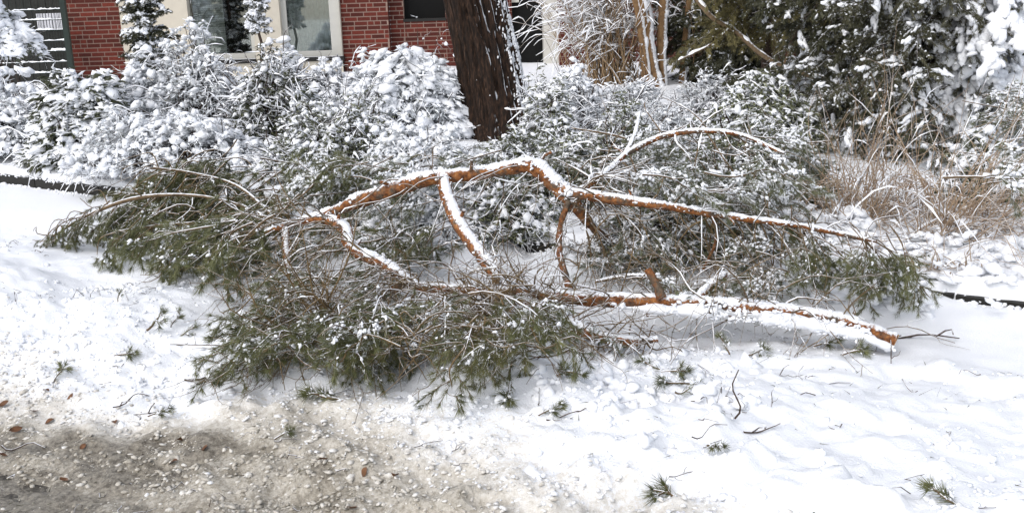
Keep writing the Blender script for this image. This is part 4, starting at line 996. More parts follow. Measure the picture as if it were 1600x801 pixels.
shrub_at('low_bush', 'low snow-covered bush at the left edge beside the kerb', -80, 80, 120, 254, 800, 12, .7, leaf=(.04, .08), sr=(0.031, 0.066), leafmat='leaf_snowy', snow=1.47)
_p = at_y(10, 140, 15.0)
shrub('snowy_bush', 'tall snowy bush with white caps on bare stems in front of the wire fence', (_p[0], 15.0), (.55, .5), .95, 420, 13, leaf=(.06, .1), sr=(.05, .11), snow=1.2, lift=.75, twig=26, pads='smooth', twig_mat='dark_twig')
shrub_at('twiggy_bush', 'tangled twiggy bush with snow-lined branches below the cream window bay', 215, 400, 40, 235, 1200, 14, .7, leaf=(.04, .08), sr=(0.022, 0.055), leafmat='leaf_snowy', snow=1.0, twig=170, fingers=1, sprout=.7, lace=1.1, lth=.012)
shrub_at('twiggy_bush', 'second twiggy bush, dark inside, right under the two windows', 330, 520, 75, 250, 1200, 24, .6, leaf=(.04, .07), sr=(0.020, 0.050), leafmat='leaf', snow=0.85, twig=170, fingers=1, sprout=.7, lace=1.1, lth=.012)
shrub_at('creeping_shrub', 'spreading creeping shrub with small snowy leaves beside the left kerb', 90, 420, 185, 284, 1300, 15, .45, leaf=(.03, .06), sr=(0.019, 0.048), snow=1.47, leafmat='leaf_snowy', twig=120)
shrub_at('leafy_bush', 'rounded leafy bush with thick merged snow caps left of the pine trunk', 522, 738, 46, 225, 950, 16, .7, leaf=(.06, .11), sr=(.03, .085), snow=1.6, leafmat='leaf_snowy', fingers=2, rugged=.24, pads='smooth', sprout=.6, hang=.8)
shrub_at('mounded_shrub', 'snow-heavy shrub against the cream bay below the right window', 395, 570, 62, 215, 900, 31, .6, leaf=(.04, .08), sr=(0.025, 0.066), snow=1.63, leafmat='leaf_snowy', twig=120, sprout=.5)
shrub_at('mounded_shrub', 'small snowy shrub filling the gap between the leftmost broad bush and the slim conifer', 170, 300, 95, 235, 600, 32, .6, leaf=(.04, .08), sr=(0.025, 0.066), snow=1.55, leafmat='leaf_snowy', twig=90)
shrub_at('mounded_shrub', 'wide mound of small-leaved shrub dusted with snow below the domed bush', 390, 650, 105, 285, 1700, 17, .55, leaf=(.03, .065), sr=(.014, .042), snow=.9, leafmat='leaf_grey', twig=150, sprout=.6)
shrub_at('mounded_shrub', 'grey-green small-leaved shrub touching the left foot of the pine trunk', 560, 750, 185, 300, 1300, 18, .5, leaf=(.03, .06), sr=(0.015, 0.041), snow=1.16, leafmat='leaf_snowy', twig=120)
shrub_at('mounded_shrub', 'upright snowy shrub immediately right of the pine trunk', 812, 905, 70, 262, 800, 19, .8, leaf=(.03, .06), sr=(.015, .045), snow=.9, leafmat='leaf_grey', twig=120)
shrub_at('mounded_shrub', 'lacy snowy shrub between the pine trunk and the arching tan shrub', 830, 960, 95, 230, 800, 33, .6, leaf=(.03, .06), sr=(.014, .04), snow=1.1, leafmat='leaf_snowy', twig=110, sprout=.8)
shrub_at('mounded_shrub', 'snowy undergrowth between the arching tan shrub and the multi-stemmed tree', 880, 1060, 118, 205, 600, 36, .5, leaf=(.04, .07), sr=(.015, .04), snow=1.0, leafmat='leaf_snowy', twig=140, sprout=1.2)
shrub_at('mounded_shrub', 'snowy undergrowth with bare stems right of the slim tan trunk', 1040, 1180, 112, 195, 500, 37, .5, leaf=(.04, .07), sr=(.015, .04), snow=1.0, leafmat='leaf_snowy', twig=120, sprout=1.2)
shrub_at('mounded_shrub', 'low lacy shrub in front of the multi-stemmed tan tree', 930, 1110, 150, 250, 700, 34, .5, leaf=(.03, .06), sr=(.012, .035), snow=.9, leafmat='leaf_snowy', twig=110, sprout=.8)
shrub_at('mounded_shrub', 'small frosted shrub hiding the very foot of the pine trunk', 715, 880, 212, 292, 650, 35, .5, leaf=(.03, .06), sr=(.012, .032), snow=.8, leafmat='leaf_grey', twig=100)
shrub_at('mounded_shrub', 'low frosted shrub at the right foot of the pine trunk', 790, 960, 195, 330, 1000, 26, .5, leaf=(.03, .06), sr=(.012, .032), snow=.6, leafmat='leaf_grey', twig=110)
shrub_at('mounded_shrub', 'snowy shrub filling the bed under the arch of the fallen limb', 545, 760, 275, 400, 1000, 27, .45, leaf=(.03, .06), sr=(0.018, 0.043), snow=1.32, leafmat='leaf_snowy', twig=110)
shrub_at('mounded_shrub', 'snow-dusted shrub between the middle fork and the prop of the limb', 700, 890, 300, 385, 700, 28, .45, leaf=(.03, .06), sr=(.014, .04), snow=.85, leafmat='leaf_grey', twig=90)
shrub_at('mounded_shrub', 'low frosted shrub behind the rising thin arch of the limb', 870, 1090, 165, 300, 1100, 20, .5, leaf=(.03, .06), sr=(.010, .03), snow=.55, leafmat='leaf_grey', twig=130)
shrub_at('mounded_shrub', 'low frosted shrub right of the tan tree trunks with drooping leaves', 1060, 1310, 128, 240, 1300, 22, .5, leaf=(.05, .09), sr=(.02, .048), snow=.8, leafmat='leaf_grey', hang=.9, twig=90)
shrub_at('mounded_shrub', 'grey frosted shrub at the foot of the dark conifer', 1050, 1330, 185, 330, 1400, 23, .5, leaf=(.03, .06), sr=(.010, .028), snow=.5, leafmat='leaf_grey', twig=160)
shrub_at('mounded_shrub', 'grey frosted shrub under the long right limb', 930, 1230, 290, 420, 1200, 29, .45, leaf=(.03, .06), sr=(.010, .028), snow=.55, leafmat='leaf_grey', twig=160, z0=.16)
shrub_at('mounded_shrub', 'snowy shrub at the right edge behind the dry grass', 1480, 1660, 200, 320, 800, 30, .5, leaf=(.04, .07), sr=(.02, .05), snow=.9, leafmat='leaf_grey', twig=90)
def build_saplings():
    rng = np.random.default_rng(91)
    for j, (px, py, Y, hh, n, lab) in enumerate(((640, 205, 11.0, 1.15, 9, 'bare dark sapling with thin rods in front of the snow-domed bush'), (705, 110, 14.5, .75, 3, 'small twig tips carrying balls of snow beside the pine trunk'),
                                    (915, 250, 10.5, 1.0, 10, 'bare dark rods standing in the bed right of the pine trunk'), (1000, 250, 11.0, .8, 7, 'thin dark rods in front of the tan tree trunks'), (560, 260, 9.8, .8, 7, 'bare dark rods rising from the small-leaved mound'), (1310, 150, 12.2, 2.2, 14, 'thicket of bare dark stems at the left edge of the dark conifer'), (1225, 140, 12.8, 2.0, 10, 'bare stems crossing in front of the olive yew'))):
        p = at_y(px, py, Y); f = np.array([p[0], Y, gz(p[0], Y)]); r = thing('bare_sapling', f, lab, 'sapling'); hh = max(hh, p[2] - f[2] + .5) if j == 1 else hh
        P0 = f + rng.normal(0, 1, (n, 3)) * [.12, .08, 0]; A = arcs(P0, np.array([0, 0, 1.]) + rng.normal(0, .22, (n, 3)), hh * rng.uniform(.7, 1.1, n), 9, .02, .03, rng)
        R = np.linspace(1, .35, 9)[None] * np.full((n, 1), .0045); m = MB(); tubes(m, A, R, 5); s = MB(); snow_strip(s, A, R, .006, rng=rng, breaks=.5, sides=4)
        k = rng.integers(0, n, 3 * n); jx = rng.integers(3, 9, 3 * n); rr = rng.uniform(.006, .014, 3 * n) * (2.6 if j == 1 else 1); crumbs(s, A[k, jx], np.stack([rr, rr, rr * 1.3], -1), None, None, 2, rng)
        b = A[k, jx]; A2 = arcs(b, rng.normal(0, .6, (3 * n, 3)) + np.array([0, 0, .7]), rng.uniform(.08, .22, 3 * n), 5, .1, .06, rng); R2 = np.linspace(1, .4, 5)[None] * np.full((3 * n, 1), .0028); tubes(m, A2, R2, 4); snow_strip(s, A2, R2, .005, rng=rng, breaks=.4, sides=4)
        part('stems', m, MAT['dark_twig'], r); part('snow', s, MAT['snow'], r)
build_saplings()

# ------------------------------------------------------------------ evergreen fronds (shared meshes)
def make_frond(seed, L=0.6, mat='cypress', snow=0.5, sz=0.05, droop=.35, nb=14, per=46, nl=.035, nw=.010, twig_mat='dark_twig'):
    rng = np.random.default_rng(seed); tw, nd, sn = MB(), MB(), MB()
    main = arcs(np.zeros((1, 3)), [[1, 0, .1]], np.array([L]), 10, droop, .05, rng)[0]
    tubes(tw, main, np.linspace(.007, .002, 10), 4)
    P, D = [], []
    for k in range(nb):
        f = .12 + .86 * k / nb; i = min(int(f * 9), 8); b = main[i]; sg = 1 if k % 2 else -1; a = rng.uniform(.5, 1.1)
        d = np.array([math.cos(a), sg * math.sin(a), rng.normal(-.1, .25)]); l = L * rng.uniform(.25, .45) * (1.15 - .7 * f)
        p = arcs(b[None], d[None], np.array([l]), 6, droop * 1.2, .06, rng)[0]; tubes(tw, p, np.linspace(.003, .0012, 6), 3)
        u = rng.uniform(0, 1, per) * 5; ii = np.minimum(u.astype(int), 4); ff = (u - ii)[:, None]
        q = p[ii] * (1 - ff) + p[ii + 1] * ff; T = nrm(p[ii + 1] - p[ii]); P.append(q); D.append(T + rng.normal(0, .55, q.shape) + np.array([0, 0, -.15]))
        nn = rng.poisson(2.5); 
        if nn and rng.random() < snow + .25:
            q = p[rng.integers(1, 6, nn)] + rng.normal(0, .008, (nn, 3)) + [0, 0, .008]; r = rng.uniform(.005, .012, nn); crumbs(sn, q, np.stack([r * 1.6, r, r * .8], -1), None, None, 2, rng)
        if rng.random() < snow:
            r = rng.uniform(.4, 1.0) * sz; c = p[2:5].mean(0) + np.array([0, 0, r * .3]); dd = nrm(p[-1] - p[1])
            crumbs(sn, c[None], [[max(l * .45, r), r * .75, r * .5]], np.arctan2(dd[1], dd[0]), -np.arcsin(dd[2]), 7, rng)
    if snow > .5:
        c = main[5:9] + np.array([0, 0, sz * .3]); dd = nrm(main[8] - main[5])
        crumbs(sn, c, [[L * .14, sz * .8, sz * .55]], np.arctan2(dd[1], dd[0]), -np.arcsin(dd[2]), 7, rng)
    P = np.concatenate(P); D = np.concatenate(D); n = len(P)
    leaves(nd, P, D, nl * rng.uniform(.7, 1.3, n), nw * np.ones(n), .2, rng)
    return {'branch': tw.mesh('branch', MAT[twig_mat]), 'foliage': nd.mesh('foliage', MAT[mat], smooth=False), 'snow': sn.mesh('snow', MAT['snow']) if sn.n else None, 'L': L}
CYP = [make_frond(300 + k, .62, 'cypress', .28, .05, per=95, nl=.03, nw=.006) for k in range(4)]
CYPS = [make_frond(310 + k, .62, 'cypress', .9, .085, droop=.65, nb=13, per=80, nl=.03, nw=.006) for k in range(4)]
YEW = [make_frond(320 + k, .85, 'yew', .08, .03, nl=.04, nw=.010, per=110, nb=18) for k in range(3)]
YEWB = [make_frond(330 + k, .85, 'yew_brown', .03, .02, nl=.045, nw=.008, per=110, nb=18) for k in range(3)]
THU = [make_frond(340 + k, .34, 'cypress', .8, .06, nb=10, droop=.5) for k in range(3)]
THUD = [make_frond(350 + k, .36, 'yew', .25, .04, nb=14, droop=.3, per=90, nl=.03, nw=.009) for k in range(3)]
THUS = [make_frond(360 + k, .19, 'cypress', .8, .05, nb=9, droop=.5, per=50, nl=.025, nw=.008) for k in range(3)]
def put_frond(root, S, loc, D, roll=0., sc=1.):
    b = inst('branch', S['branch'], root, orient(loc, D, roll, sc)); sub('foliage', S['foliage'], b)
    if S['snow'] is not None: sub('snow', S['snow'], b)
def evergreen(name, label, foot, height, rad, n, kinds, seed, zlo=0.1, trunk_r=.07, profile=None, bias=.3, elev=(-.3, .35), group=None, cat='tree', lean=(0, 0), snowy=None, trunk_mat='dark_twig', zhi=1.0):
    rng = np.random.default_rng(seed); foot = np.asarray(foot, float); root = thing(name, foot, label, cat, group)
    s = np.linspace(0, 1, 12); P = foot + np.stack([lean[0] * s, lean[1] * s, height * s], -1); P[1:, :2] += rng.normal(0, .02, (11, 2))
    m = MB(); tubes(m, P, np.linspace(trunk_r, trunk_r * .3, 12), 9); part('trunk', m, MAT[trunk_mat], root)
    for k in range(n):
        f = zlo + (zhi - zlo) * ((k + rng.random()) / n); prof = profile(f) if profile else (1 - f) ** .6
        yaw = rng.uniform(0, 2 * np.pi) if rng.random() > bias else rng.uniform(-np.pi, 0)
        el = rng.uniform(*elev); D = np.array([math.cos(yaw) * math.cos(el), math.sin(yaw) * math.cos(el), math.sin(el)])
        kd = kinds
        if snowy is not None: kd = snowy if math.cos(yaw) > -.15 and rng.random() < .8 else kinds
        S = kd[rng.integers(0, len(kd))]; sc = rng.uniform(.8, 1.2)
        rr = max(rad * prof * rng.uniform(.15, 1.0) - S['L'] * sc * .6, 0)
        c = foot + np.array([lean[0] * f, lean[1] * f, height * f])
        put_frond(root, S, c + D * rr * np.array([1, 1, .4]), D, rng.normal(0, .3), sc)
    return root
def g_at(px, py): return on_ground(px, py)
p = g_at(1450, 245)
evergreen('cypress_tree', 'large dark cypress with thick snow pads down its right side', p, 3.4, .92, 285, CYP, 51, .04, .09, lambda f: 1.0 - .4 * f ** 2, .5, (-.7, .3), snowy=CYPS, zhi=.85)
p = g_at(1350, 195)
evergreen('conifer_tree', 'dark bushy conifer with little snow left of the snow-padded cypress', p, 3.6, 1.1, 230, CYP + YEW, 52, .06, .06, lambda f: 1.0 - .3 * f ** 2, .5, (-.5, .4), zhi=.85)
p = at_y(1195, 150, 13.5)
evergreen('yew_tree', 'dark olive yew with brown arching branches in front of the brick wing', (p[0], 13.5, gz(p[0], 13.5)), 4.0, 1.6, 140, YEW + YEWB * 4, 53, .16, .07, lambda f: .6 + .4 * f, .4, (-.5, .5), zhi=.72)
p = at_y(1120, 140, 15.5)
evergreen('evergreen_bush', 'low black-green evergreen bush behind the tan tree trunks', (p[0], 15.5, gz(p[0], 15.5)), 1.5, 1.1, 90, YEW, 54, .05, .05, lambda f: 1 - .4 * f, .4, cat='shrub')
for (px, Y, lab, sd) in ((1300, 16.5, 'dark evergreen behind the cypress and the yew, left of two at the back', 55), (1460, 15.5, 'dark evergreen behind the cypress at the back right', 56), (1610, 13.0, 'dark evergreen at the right edge behind the cypress', 57)):
    p = at_y(px, 100, Y); evergreen('evergreen_tree', lab, (p[0], Y, gz(p[0], Y)), 4.0, 1.9, 150, YEW, sd, .04, .09, lambda f: 1 - .2 * f, .5, zhi=.8)
# slim columnar conifers against the cream bay
p = at_y(245, 135, 17.5)
evergreen('columnar_conifer', 'slim columnar conifer with snow shelves against the cream render at the left', (p[0], 17.5, gz(p[0], 17.5)), 3.4, .40, 280, THU + THUD, 58, .06, .05, lambda f: 1 - .25 * f, .5, (.0, .9))
p = at_y(407, 75, 18.5)
evergreen('columnar_conifer', 'narrow snow-covered conifer between the two windows', (p[0], 18.5, gz(p[0], 18.5)), 3.2, .15, 200, THUS, 59, .25, .03, lambda f: 1 - .2 * f, .5, (.2, 1.1))

# ------------------------------------------------------------------ tan multi-stemmed tree, arching tan shrub, reeds
def build_stems():
    rng = np.random.default_rng(31); Y = 14.6
    f = at_y(1030, 152, Y); foot = np.array([f[0], Y, gz(f[0], Y)])
    root = thing('multi_stem_tree', foot, 'small tree of several tan-brown stems with snow stuck to their right sides', 'tree')
    for rows in ([(1032, 158, Y, 17), (1022, 110, Y, 17), (1012, 60, Y, 18), (1012, 30, Y, 18), (1003, -30, Y, 15), (990, -160, Y, 10)],
                 [(1038, 155, Y + .1, 14), (1034, 90, Y + .1, 15), (1036, 20, Y + .1, 15), (1042, -40, Y + .1, 13), (1050, -160, Y + .1, 9)],
                 [(1016, 150, Y - .05, 12), (1008, 90, Y - .05, 13), (998, 20, Y - .05, 13), (985, -40, Y - .05, 11), (965, -150, Y - .05, 8)],
                 [(1012, 50, Y, 10), (1005, 10, Y - .1, 9), (990, -40, Y - .1, 7)], [(1006, 130, Y + .2, 7), (1002, 60, Y + .2, 7), (1006, 0, Y + .2, 6)]):
        P, R = limb_path(rows, 40); m = MB(); tubes(m, P, R * (1 + .1 * vnoise(P * 6, 3)), 9); o = part('stem', m, MAT['tan_trunk'], root)
        s = MB(); snow_strip(s, P, R * .9, .028, up=(1, -.25, .35), rng=rng, breaks=.2, sides=6); part('snow', s, MAT['snow'], o)
    f = at_y(1072, 140, Y + .4)
    r2 = thing('slim_tree', (f[0], Y + .4, gz(f[0], Y + .4)), 'single slim tan trunk just right of the multi-stemmed tree', 'tree')
    P, R = limb_path([(1066, 140, Y + .4, 13), (1070, 80, Y + .4, 12), (1078, 0, Y + .4, 12), (1085, -100, Y + .4, 10)], 40)
    m = MB(); tubes(m, P, R, 9); o = part('trunk', m, MAT['tan_trunk'], r2); s = MB(); snow_strip(s, P, R * .9, .022, up=(1, -.25, .35), rng=rng, breaks=.3, sides=6); part('snow', s, MAT['snow'], o)
    # long bare branch arching down through the yew and its snowy end
    f = at_y(1290, 128, 12.5)
    r3 = thing('fallen_branch', (f[0], f[1], f[2]), 'long broken brown branch slanting down in front of the yew', 'fallen branch')
    for rows in ([(1075, -20, 13.2, 8), (1110, 25, 13, 8), (1150, 50, 12.9, 8), (1190, 85, 12.7, 8), (1235, 108, 12.6, 8), (1310, 130, 12.4, 12)],
                 [(1225, 100, 12.6, 4), (1250, 45, 12.7, 4), (1278, -10, 12.8, 4)], [(1235, 98, 12.6, 4), (1300, 60, 12.5, 3)], [(1060, 95, 12.9, 3), (1110, 70, 12.9, 3), (1140, 45, 12.9, 3)]):
        P, R = limb_path(rows, 30); m = MB(); tubes(m, P, R, 7); o = part('limb', m, MAT['twig_bark'], r3); s = MB(); snow_strip(s, P, R, .015, rng=rng, breaks=.4); part('snow', s, MAT['snow'], o)
    # fountain of tan stems
    Y = 15.2; f = at_y(957, 140, Y); foot = np.array([f[0], Y, gz(f[0], Y)])
    r4 = thing('arching_shrub', foot, 'leafless shrub of many thin tan stems arching over with snow, beside the brick wall', 'shrub')
    n = 170; P0 = foot + rng.normal(0, 1, (n, 3)) * [.22, .15, 0]
    az_ = rng.uniform(0, 2 * np.pi, n); lean = np.abs(rng.normal(.28, .2, n)); D = np.stack([np.cos(az_) * lean - .10, np.sin(az_) * lean * .6, np.ones(n)], -1)
    A = arcs(P0, D, rng.uniform(1.2, 2.6, n), 12, rng.uniform(0, .25, n) + lean * .35, .03, rng); RR = np.linspace(1, .35, 12)[None] * rng.uniform(.006, .012, n)[:, None]
    m = MB(); tubes(m, A, RR, 4); s = MB(); snow_strip(s, A, RR, .012, rng=rng, breaks=.35, sides=4)
    n2_ = 900; i = rng.integers(0, n, n2_); j = rng.integers(5, 11, n2_); b = A[i, j]; d = nrm(A[i, j] - A[i, j - 1]) + rng.normal(0, .6, (n2_, 3)) + np.array([-.35, -.1, 0])
    A2 = arcs(b, d, rng.uniform(.3, .8, n2_), 7, .55, .06, rng); R2 = np.linspace(1, .4, 7)[None] * np.full((n2_, 1), .0045); tubes(m, A2, R2, 3); snow_strip(s, A2, R2, .011, rng=rng, breaks=.2, sides=4)
    part('stems', m, MAT['tan_stem'], r4, kind='stuff'); part('snow', s, MAT['snow'], r4, kind='stuff')
    # reeds right of the limb
    def reed(px, py, n, L, seed, lab, spread=.8, dirx=0.0, col='blade'):
        g = np.random.default_rng(seed); f = on_ground(px, py); r = thing('ornamental_grass', f, lab, 'grass clump', 'dry grass clumps in the bed')
        P0 = f + g.normal(0, 1, (n, 3)) * [.10, .10, 0]; a = g.uniform(0, 2 * np.pi, n); n = len(a); le = np.abs(g.normal(.85, .55, n)) * spread
        D = np.stack([np.cos(a) * le + dirx, np.sin(a) * le, np.ones(n)], -1); A = arcs(P0, D, L * g.uniform(.5, 1.1, n), 11, g.uniform(.3, 1.0, n) * (.35 + le), .04, g)
        A[..., 2] = np.maximum(A[..., 2], f[2] + .01); RR = np.linspace(1, .3, 11)[None] * g.uniform(.0022, .004, n)[:, None]
        m = MB(); tubes(m, A, RR, 3); part('blades', m, MAT[col], r, kind='stuff')
        s = MB(); k = g.random(n) < .45; snow_strip(s, A[k], RR[k], .006, rng=g, breaks=.55, sides=4)
        q = 70; rr = g.uniform(.02, .06, q); cp = f + g.normal(0, 1, (q, 3)) * [.34, .24, 0]; cp[:, 2] = H(cp[:, 0], cp[:, 1]) - rr * .25 + np.abs(g.normal(0, .03, q)); crumbs(s, cp, np.stack([rr * 1.7, rr * 1.2, rr * .5], -1), None, None, 5, g, 1)
        part('snow', s, MAT['snow'], r)
    reed(1345, 352, 150, 1.3, 1, 'tan dry grass clump arching above the tip of the long limb')
    reed(1400, 332, 85, 1.25, 2, 'dry grass clump under the right side of the cypress', 1.0)
    reed(1480, 376, 140, 1.4, 3, 'reddish dry grass clump leaning right, second from the right edge', .9, .25)
    reed(1540, 356, 80, 1.3, 4, 'dry grass clump nearest the right edge', .9, .2)
    reed(1460, 415, 70, .22, 5, 'small snow-bowed grass tuft at the front of the bed near the kerb', 1.4)
    reed(1270, 335, 35, 1.0, 6, 'thin dry grass clump behind the long right limb', .9, -.1)
build_stems()

def build_back_boughs():
    for j, (lab, p, poly, n, yaw, zr) in enumerate((
        ('frosted pine bough lying in the bed behind the arching limb', (1060, 300), [(960, 190), (1180, 180), (1260, 260), (1200, 330), (980, 300)], 40, [0, 2.5, .6], (.15, .5)),
        ('grey snowy pine bough sagging at the right edge below the evergreen', (1570, 260), [(1540, 150), (1620, 130), (1620, 280), (1560, 290)], 26, [0, 3.1, -.6], (.2, .7)),
        ('frosted pine bough resting on the shrubs left of the pine trunk', (650, 280), [(470, 240), (700, 210), (790, 230), (880, 270), (700, 320), (500, 310)], 30, [3.1, .3, 2.4], (.1, .4)))):
        f = on_ground(*p); r = thing('pine_bough', f, lab, 'fallen branch', 'boughs lying in the bed')
        P = np.array([f + np.array([0, 0, .1]), f + np.array([-.3, .1, .35]), f + np.array([-.8, .3, .45])]); q = smooth_path(P, 12)
        m = MB(); tubes(m, q, np.linspace(.016, .006, 12), 6); part('branch', m, MAT['twig_bark'], r)
        boughs_in(r, poly, n, FROST, yaw, zr, 80 + j, (.8, 1.2))
build_back_boughs()

# ------------------------------------------------------------------ litter on the snow
def needle_litter():
    rng = np.random.default_rng(63); n = 3400; t = rng.uniform(-7.5, 0, n); s = 1.2 + 3.2 * rng.random(n); x, y = xy(t, s)
    keep = (rng.random(n) < np.clip(.35 + 1.2 * n2(x, y, 1.7, 71) + .6 * n2(x, y, 6, 72), .03, 1)) & (y > 2.4) & (np.abs(x) < .4 + y * .53); x, y = x[keep], y[keep]; k = len(x)
    m = MB(); a = rng.uniform(0, 6.28, k); D = np.stack([np.cos(a), np.sin(a), rng.normal(.1, .15, k)], -1); needles(m, np.stack([x, y, H(x, y) + .006], -1), D, rng.uniform(.012, .045, k), .003, rng)
    part('needle_litter', m, MAT['litter'], kind='stuff', smooth=False)
    m = MB(); k2 = 220; i = rng.integers(0, k, k2); a = rng.uniform(0, 6.28, k2); A = arcs(np.stack([x[i] + rng.normal(0, .05, k2), y[i], H(x[i], y[i]) + .006], -1), np.stack([np.cos(a), np.sin(a), rng.normal(.05, .1, k2)], -1), rng.uniform(.015, .12, k2) , 5, .1, .2, rng)
    tubes(m, A, np.linspace(1, .5, 5)[None] * rng.uniform(.0012, .003, k2)[:, None], 4); part('twig_litter', m, MAT['dark_twig'], kind='stuff')
needle_litter()
def litter():
    rng = np.random.default_rng(77)
    def twig_mesh(seed, L, forks, mat='dark_twig', r0=.004):
        g = np.random.default_rng(seed); m = MB(); A = arcs(np.zeros((1, 3)), [[1, 0, .08]], np.array([L]), 8, .05, .08, g)[0]; tubes(m, A, np.linspace(r0, r0 * .5, 8), 5, cap=True)
        for k in range(forks):
            i = 1 + (k * 6) // max(forks, 1); a = g.uniform(.5, 1.1) * (1 if k % 2 else -1); B_ = arcs(A[i][None], [[math.cos(a), math.sin(a), .25]], np.array([L * g.uniform(.25, .5)]), 5, .1, .1, g)[0]; tubes(m, B_, np.linspace(r0 * .7, r0 * .35, 5), 4)
        return m.mesh('twig', MAT[mat])
    TW = [twig_mesh(600 + k, 1.0, k % 4, r0=.022 + .006 * (k % 3)) for k in range(8)]
    SP = [make_spray(640 + k, .10, 2, nl=.042, per_m=520, snow=.22, needle_mat='needle' if k % 2 else 'needle_frost', droop=.1, bare=.1, sz=.6) for k in range(5)]
    def twig(px, py, ln, ang, lab, el=.05, k=0):
        p = on_ground(px, py, .012); o = bpy.data.objects.new('twig', TW[k % 8]); COL.objects.link(o)
        D = (math.cos(ang) * math.cos(el), math.sin(ang) * math.cos(el), math.sin(el)); s = ln / ppm(p)
        o.matrix_world = orient(p - np.array(D) * s * .5 * (el < .6), D, rng.normal(0, .4), s); tag(o, lab, 'twig', 'twigs scattered on the snow')
    def sprig(px, py, sc, ang, lab, el=.1, k=0):
        p = on_ground(px, py, .024); r = thing('pine_sprig', p, lab, 'pine sprig', 'pine sprigs dropped on the snow')
        D = (math.cos(ang) * math.cos(el), math.sin(ang) * math.cos(el), math.sin(el)); sc *= .82; put_bough(r, SP[k % 5], p - np.array(D) * .08 * sc * (el < .6), D, 0, sc)
    def leaf(px, py, ln, lab):
        p = on_ground(px, py, .008); g = np.random.default_rng(int(px * 7 + py)); m = MB(); n, w = 7, 4; s = ln / ppm(p)
        u, v = np.meshgrid(np.linspace(0, 1, n), np.linspace(-1, 1, w)); wd = .34 * np.sin(np.pi * np.clip(u * .96 + .02, 0, 1)) ** .7
        V = np.stack([u - .5, v * wd, .16 * v ** 2 * wd * 2 + .10 * np.sin(u * 4 + g.uniform(0, 6))], -1) * s
        idx = np.arange(n * w).reshape(w, n); m.add(V, Q=np.stack([idx[:-1, :-1], idx[:-1, 1:], idx[1:, 1:], idx[1:, :-1]], -1).reshape(-1, 4))
        o = part('fallen_leaf', m, MAT['brown_leaf']); o.location = p; o.rotation_euler = (g.normal(0, .3), g.normal(0, .3), g.uniform(0, 6.28)); tag(o, lab, 'leaf', 'brown leaves on the slush')
    sprig(100, 585, 1.2, 1.2, 'green pine sprig on the snow near the left edge, above the slush', .5, 1)
    sprig(230, 522, 1.4, 0.3, 'frosted upright pine sprig on the left verge below the drooping bough', .7, 0)
    sprig(268, 518, 1.1, 1.0, 'small frosted sprig right beside the upright one on the left verge', .7, 2)
    sprig(300, 520, 1.3, .3, 'snow-clotted pine sprig at the edge of the fallen boughs on the left', .3, 4)
    sprig(185, 478, .7, 1.4, 'tiny green needle tuft on the clean snow at the left', .9, 3)
    sprig(205, 562, 1.2, 0.0, 'flat sprig half sunk in trampled snow on the left', .0, 1)
    sprig(258, 653, 1.0, .2, 'green sprig lying on beige slush beside bare twigs', .1, 3)
    sprig(452, 684, .9, .4, 'short green sprig on the slush at the centre left', .3, 1)
    sprig(500, 628, 1.9, 2.8, 'large green pine sprig in front of the fallen branch pile', .1, 3)
    sprig(790, 632, 1.5, -1.8, 'green sprig hanging down the front of the branch pile', -.3, 3)
    sprig(1035, 772, 1.7, 2.6, 'dark green pine sprig in the foreground snow, bottom centre', .15, 1)
    sprig(1465, 782, 1.4, 2.4, 'sparse pine sprig at the lower right corner of the snow', .4, 3)
    sprig(905, 602, 1.1, -1.0, 'dark needles poking out of a hollow in the snow', .1, 1)
    sprig(960, 572, 1.2, 1.5, 'frosted needle tuft just below the snow-covered fork', .6, 0)
    sprig(1040, 605, 1.5, 3.4, 'snow-weighted sprig in the middle of the right verge', .2, 2)
    sprig(1085, 615, 1.2, .2, 'dark frosted sprig right of the snow-weighted one', .2, 4)
    sprig(985, 545, 1.1, .5, 'green sprig under the log beside the fork end', .4, 1)
    sprig(1140, 562, 1.0, 2.0, 'thin sprig standing in the snow below the log', .8, 3)
    sprig(1190, 556, 1.3, .3, 'frosted sprig lying below the thick drift on the log', .1, 0)
    sprig(880, 590, 1.3, .6, 'dark needles between snow clods right of the branch pile', .3, 1)
    sprig(925, 560, 1.2, 1.2, 'green needle tuft poking up between clods under the fork', .6, 3)
    sprig(1010, 575, 1.2, 2.6, 'frosted sprig bent over a clod left of the snow-weighted one', .3, 2)
    sprig(1065, 590, 1.3, -.4, 'dark drooping sprig on the clods below the log', .1, 1)
    sprig(870, 650, 1.1, .3, 'thin dark sprig on the slope just below the pile', .1, 3)
    sprig(1240, 518, .9, .5, 'dark needle tuft pressed against the snowy log', .3, 1)
    sprig(1300, 545, 1.2, -.3, 'sprig in the snow under the right end of the log', .2, 3)
    sprig(1345, 556, 1.4, .2, 'frosted sprig under the cut end of the log', .1, 1)
    sprig(1120, 712, .9, -1.2, 'little needle star on the snow among crossed sticks', .2, 3)
    twig(345, 590, 110, .15, 'forked dark twig reaching out of the left branch pile', .05, 3)
    twig(205, 630, 55, .35, 'curved dark twig on the left slush edge', .2, 1)
    twig(228, 648, 60, -.2, 'branching twig on the slush beside a green sprig', .2, 2)
    twig(155, 660, 22, .1, 'short dark stick on the left slush', .0, 0)
    twig(38, 697, 75, -.1, 'long thin stick on the wet street at the left edge', .0, 0)
    twig(448, 692, 38, .1, 'straight stick beside the short sprig on the slush', .0, 4)
    twig(505, 676, 26, .9, 'small slanting twig on lumpy slush', .1, 0)
    twig(668, 698, 42, .35, 'thick bare stick on the snow below the pile', .05, 4)
    twig(720, 703, 30, .2, 'thin forked twig right of the thick bare stick', .3, 1)
    twig(725, 728, 34, 0.0, 'brown stick sunk in the slush below the forked twig', .0, 4)
    twig(890, 652, 75, .2, 'broken twig bits with needles left of the foreground snow', .1, 3)
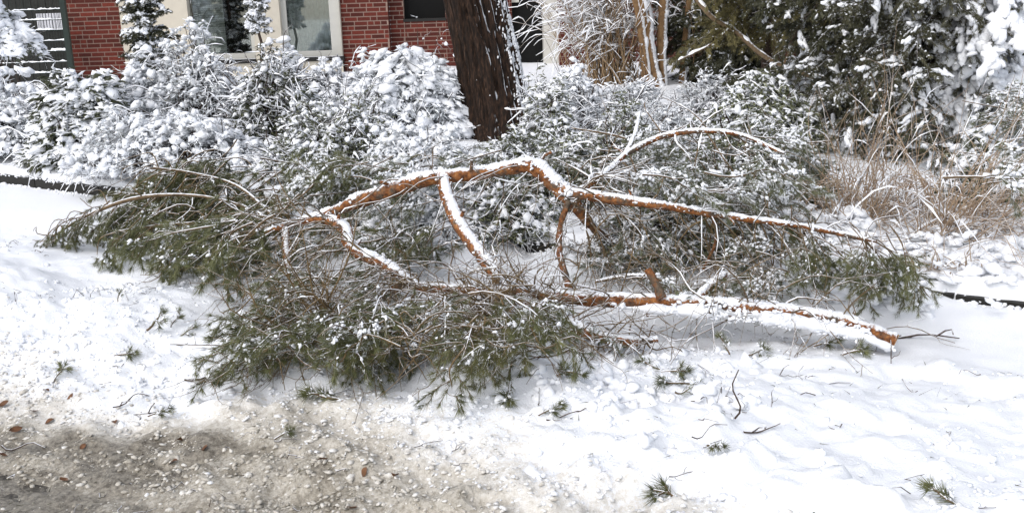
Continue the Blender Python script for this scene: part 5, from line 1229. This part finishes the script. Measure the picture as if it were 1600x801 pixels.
    twig(1108, 676, 66, .45, 'stick crossed by another in the right foreground snow', .15, 0)
    twig(1105, 664, 34, -.8, 'short stick lying across a longer one in the snow', .15, 4)
    twig(1115, 697, 40, .5, 'snow-topped stick below the crossed pair', .1, 4)
    twig(1148, 660, 80, 1.3, 'thin stick standing upright in the snow', 1.45, 0)
    twig(1190, 673, 60, .2, 'snowy forked stick right of the upright one', .1, 2)
    twig(1075, 744, 60, .1, 'knotty dark stick in the foreground snow above the green sprig', .1, 3)
    twig(1435, 530, 120, -.35, 'long forked twig beyond the cut end of the log', .05, 3)
    twig(1392, 572, 40, 1.3, 'curved dark twig poking up right of the log end', .8, 1)
    twig(1222, 585, 36, .6, 'v-shaped twig in the snow below the log', .5, 1)
    twig(1248, 588, 34, .9, 'arched twig right of the v-shaped one', .5, 0)
    twig(1300, 602, 55, -.15, 'thin flat twig on the smooth right snow', .02, 0)
    twig(1497, 618, 14, .4, 'tiny twig alone on the right snow', .1, 0)
    twig(1535, 796, 36, -.5, 'dark twig at the bottom right edge', .1, 2)
    twig(1205, 640, 30, 1.2, 'bent twig under the middle of the right snow bank', .9, 1)
    for (px, py, ln, lab) in ((6, 634, 16, 'rust brown leaf at the left edge of the slush'), (53, 644, 14, 'dark curled leaf on the left slush below the sprig'), (78, 659, 15, 'brown leaf lying alone right of the curled one'), (72, 612, 12, 'small reddish leaf on the dirty snow'),
        (110, 621, 14, 'brown leaf just below the left green sprig'), (180, 663, 14, 'dark leaf at the end of a short stick'), (25, 673, 20, 'large dark leaf on the wet street edge'), (4, 712, 18, 'orange brown leaf on the street at the left border'),
        (320, 702, 16, 'reddish leaf on the slush in the lower left'), (270, 724, 18, 'rusty leaf on dark wet grit'), (100, 750, 16, 'brown leaf in the bare wet patch'), (505, 720, 16, 'brown crumpled leaf in the middle slush'),
        (570, 740, 16, 'tan leaf frozen in the slush'), (617, 744, 18, 'dark brown leaf right of the tan one'), (550, 795, 20, 'black-brown leaf at the bottom edge'), (280, 690, 14, 'orange leaf scrap beside the wet patch'), (130, 700, 12, 'dark leaf scrap above the wet patch')):
        leaf(px, py, ln, lab)
litter()
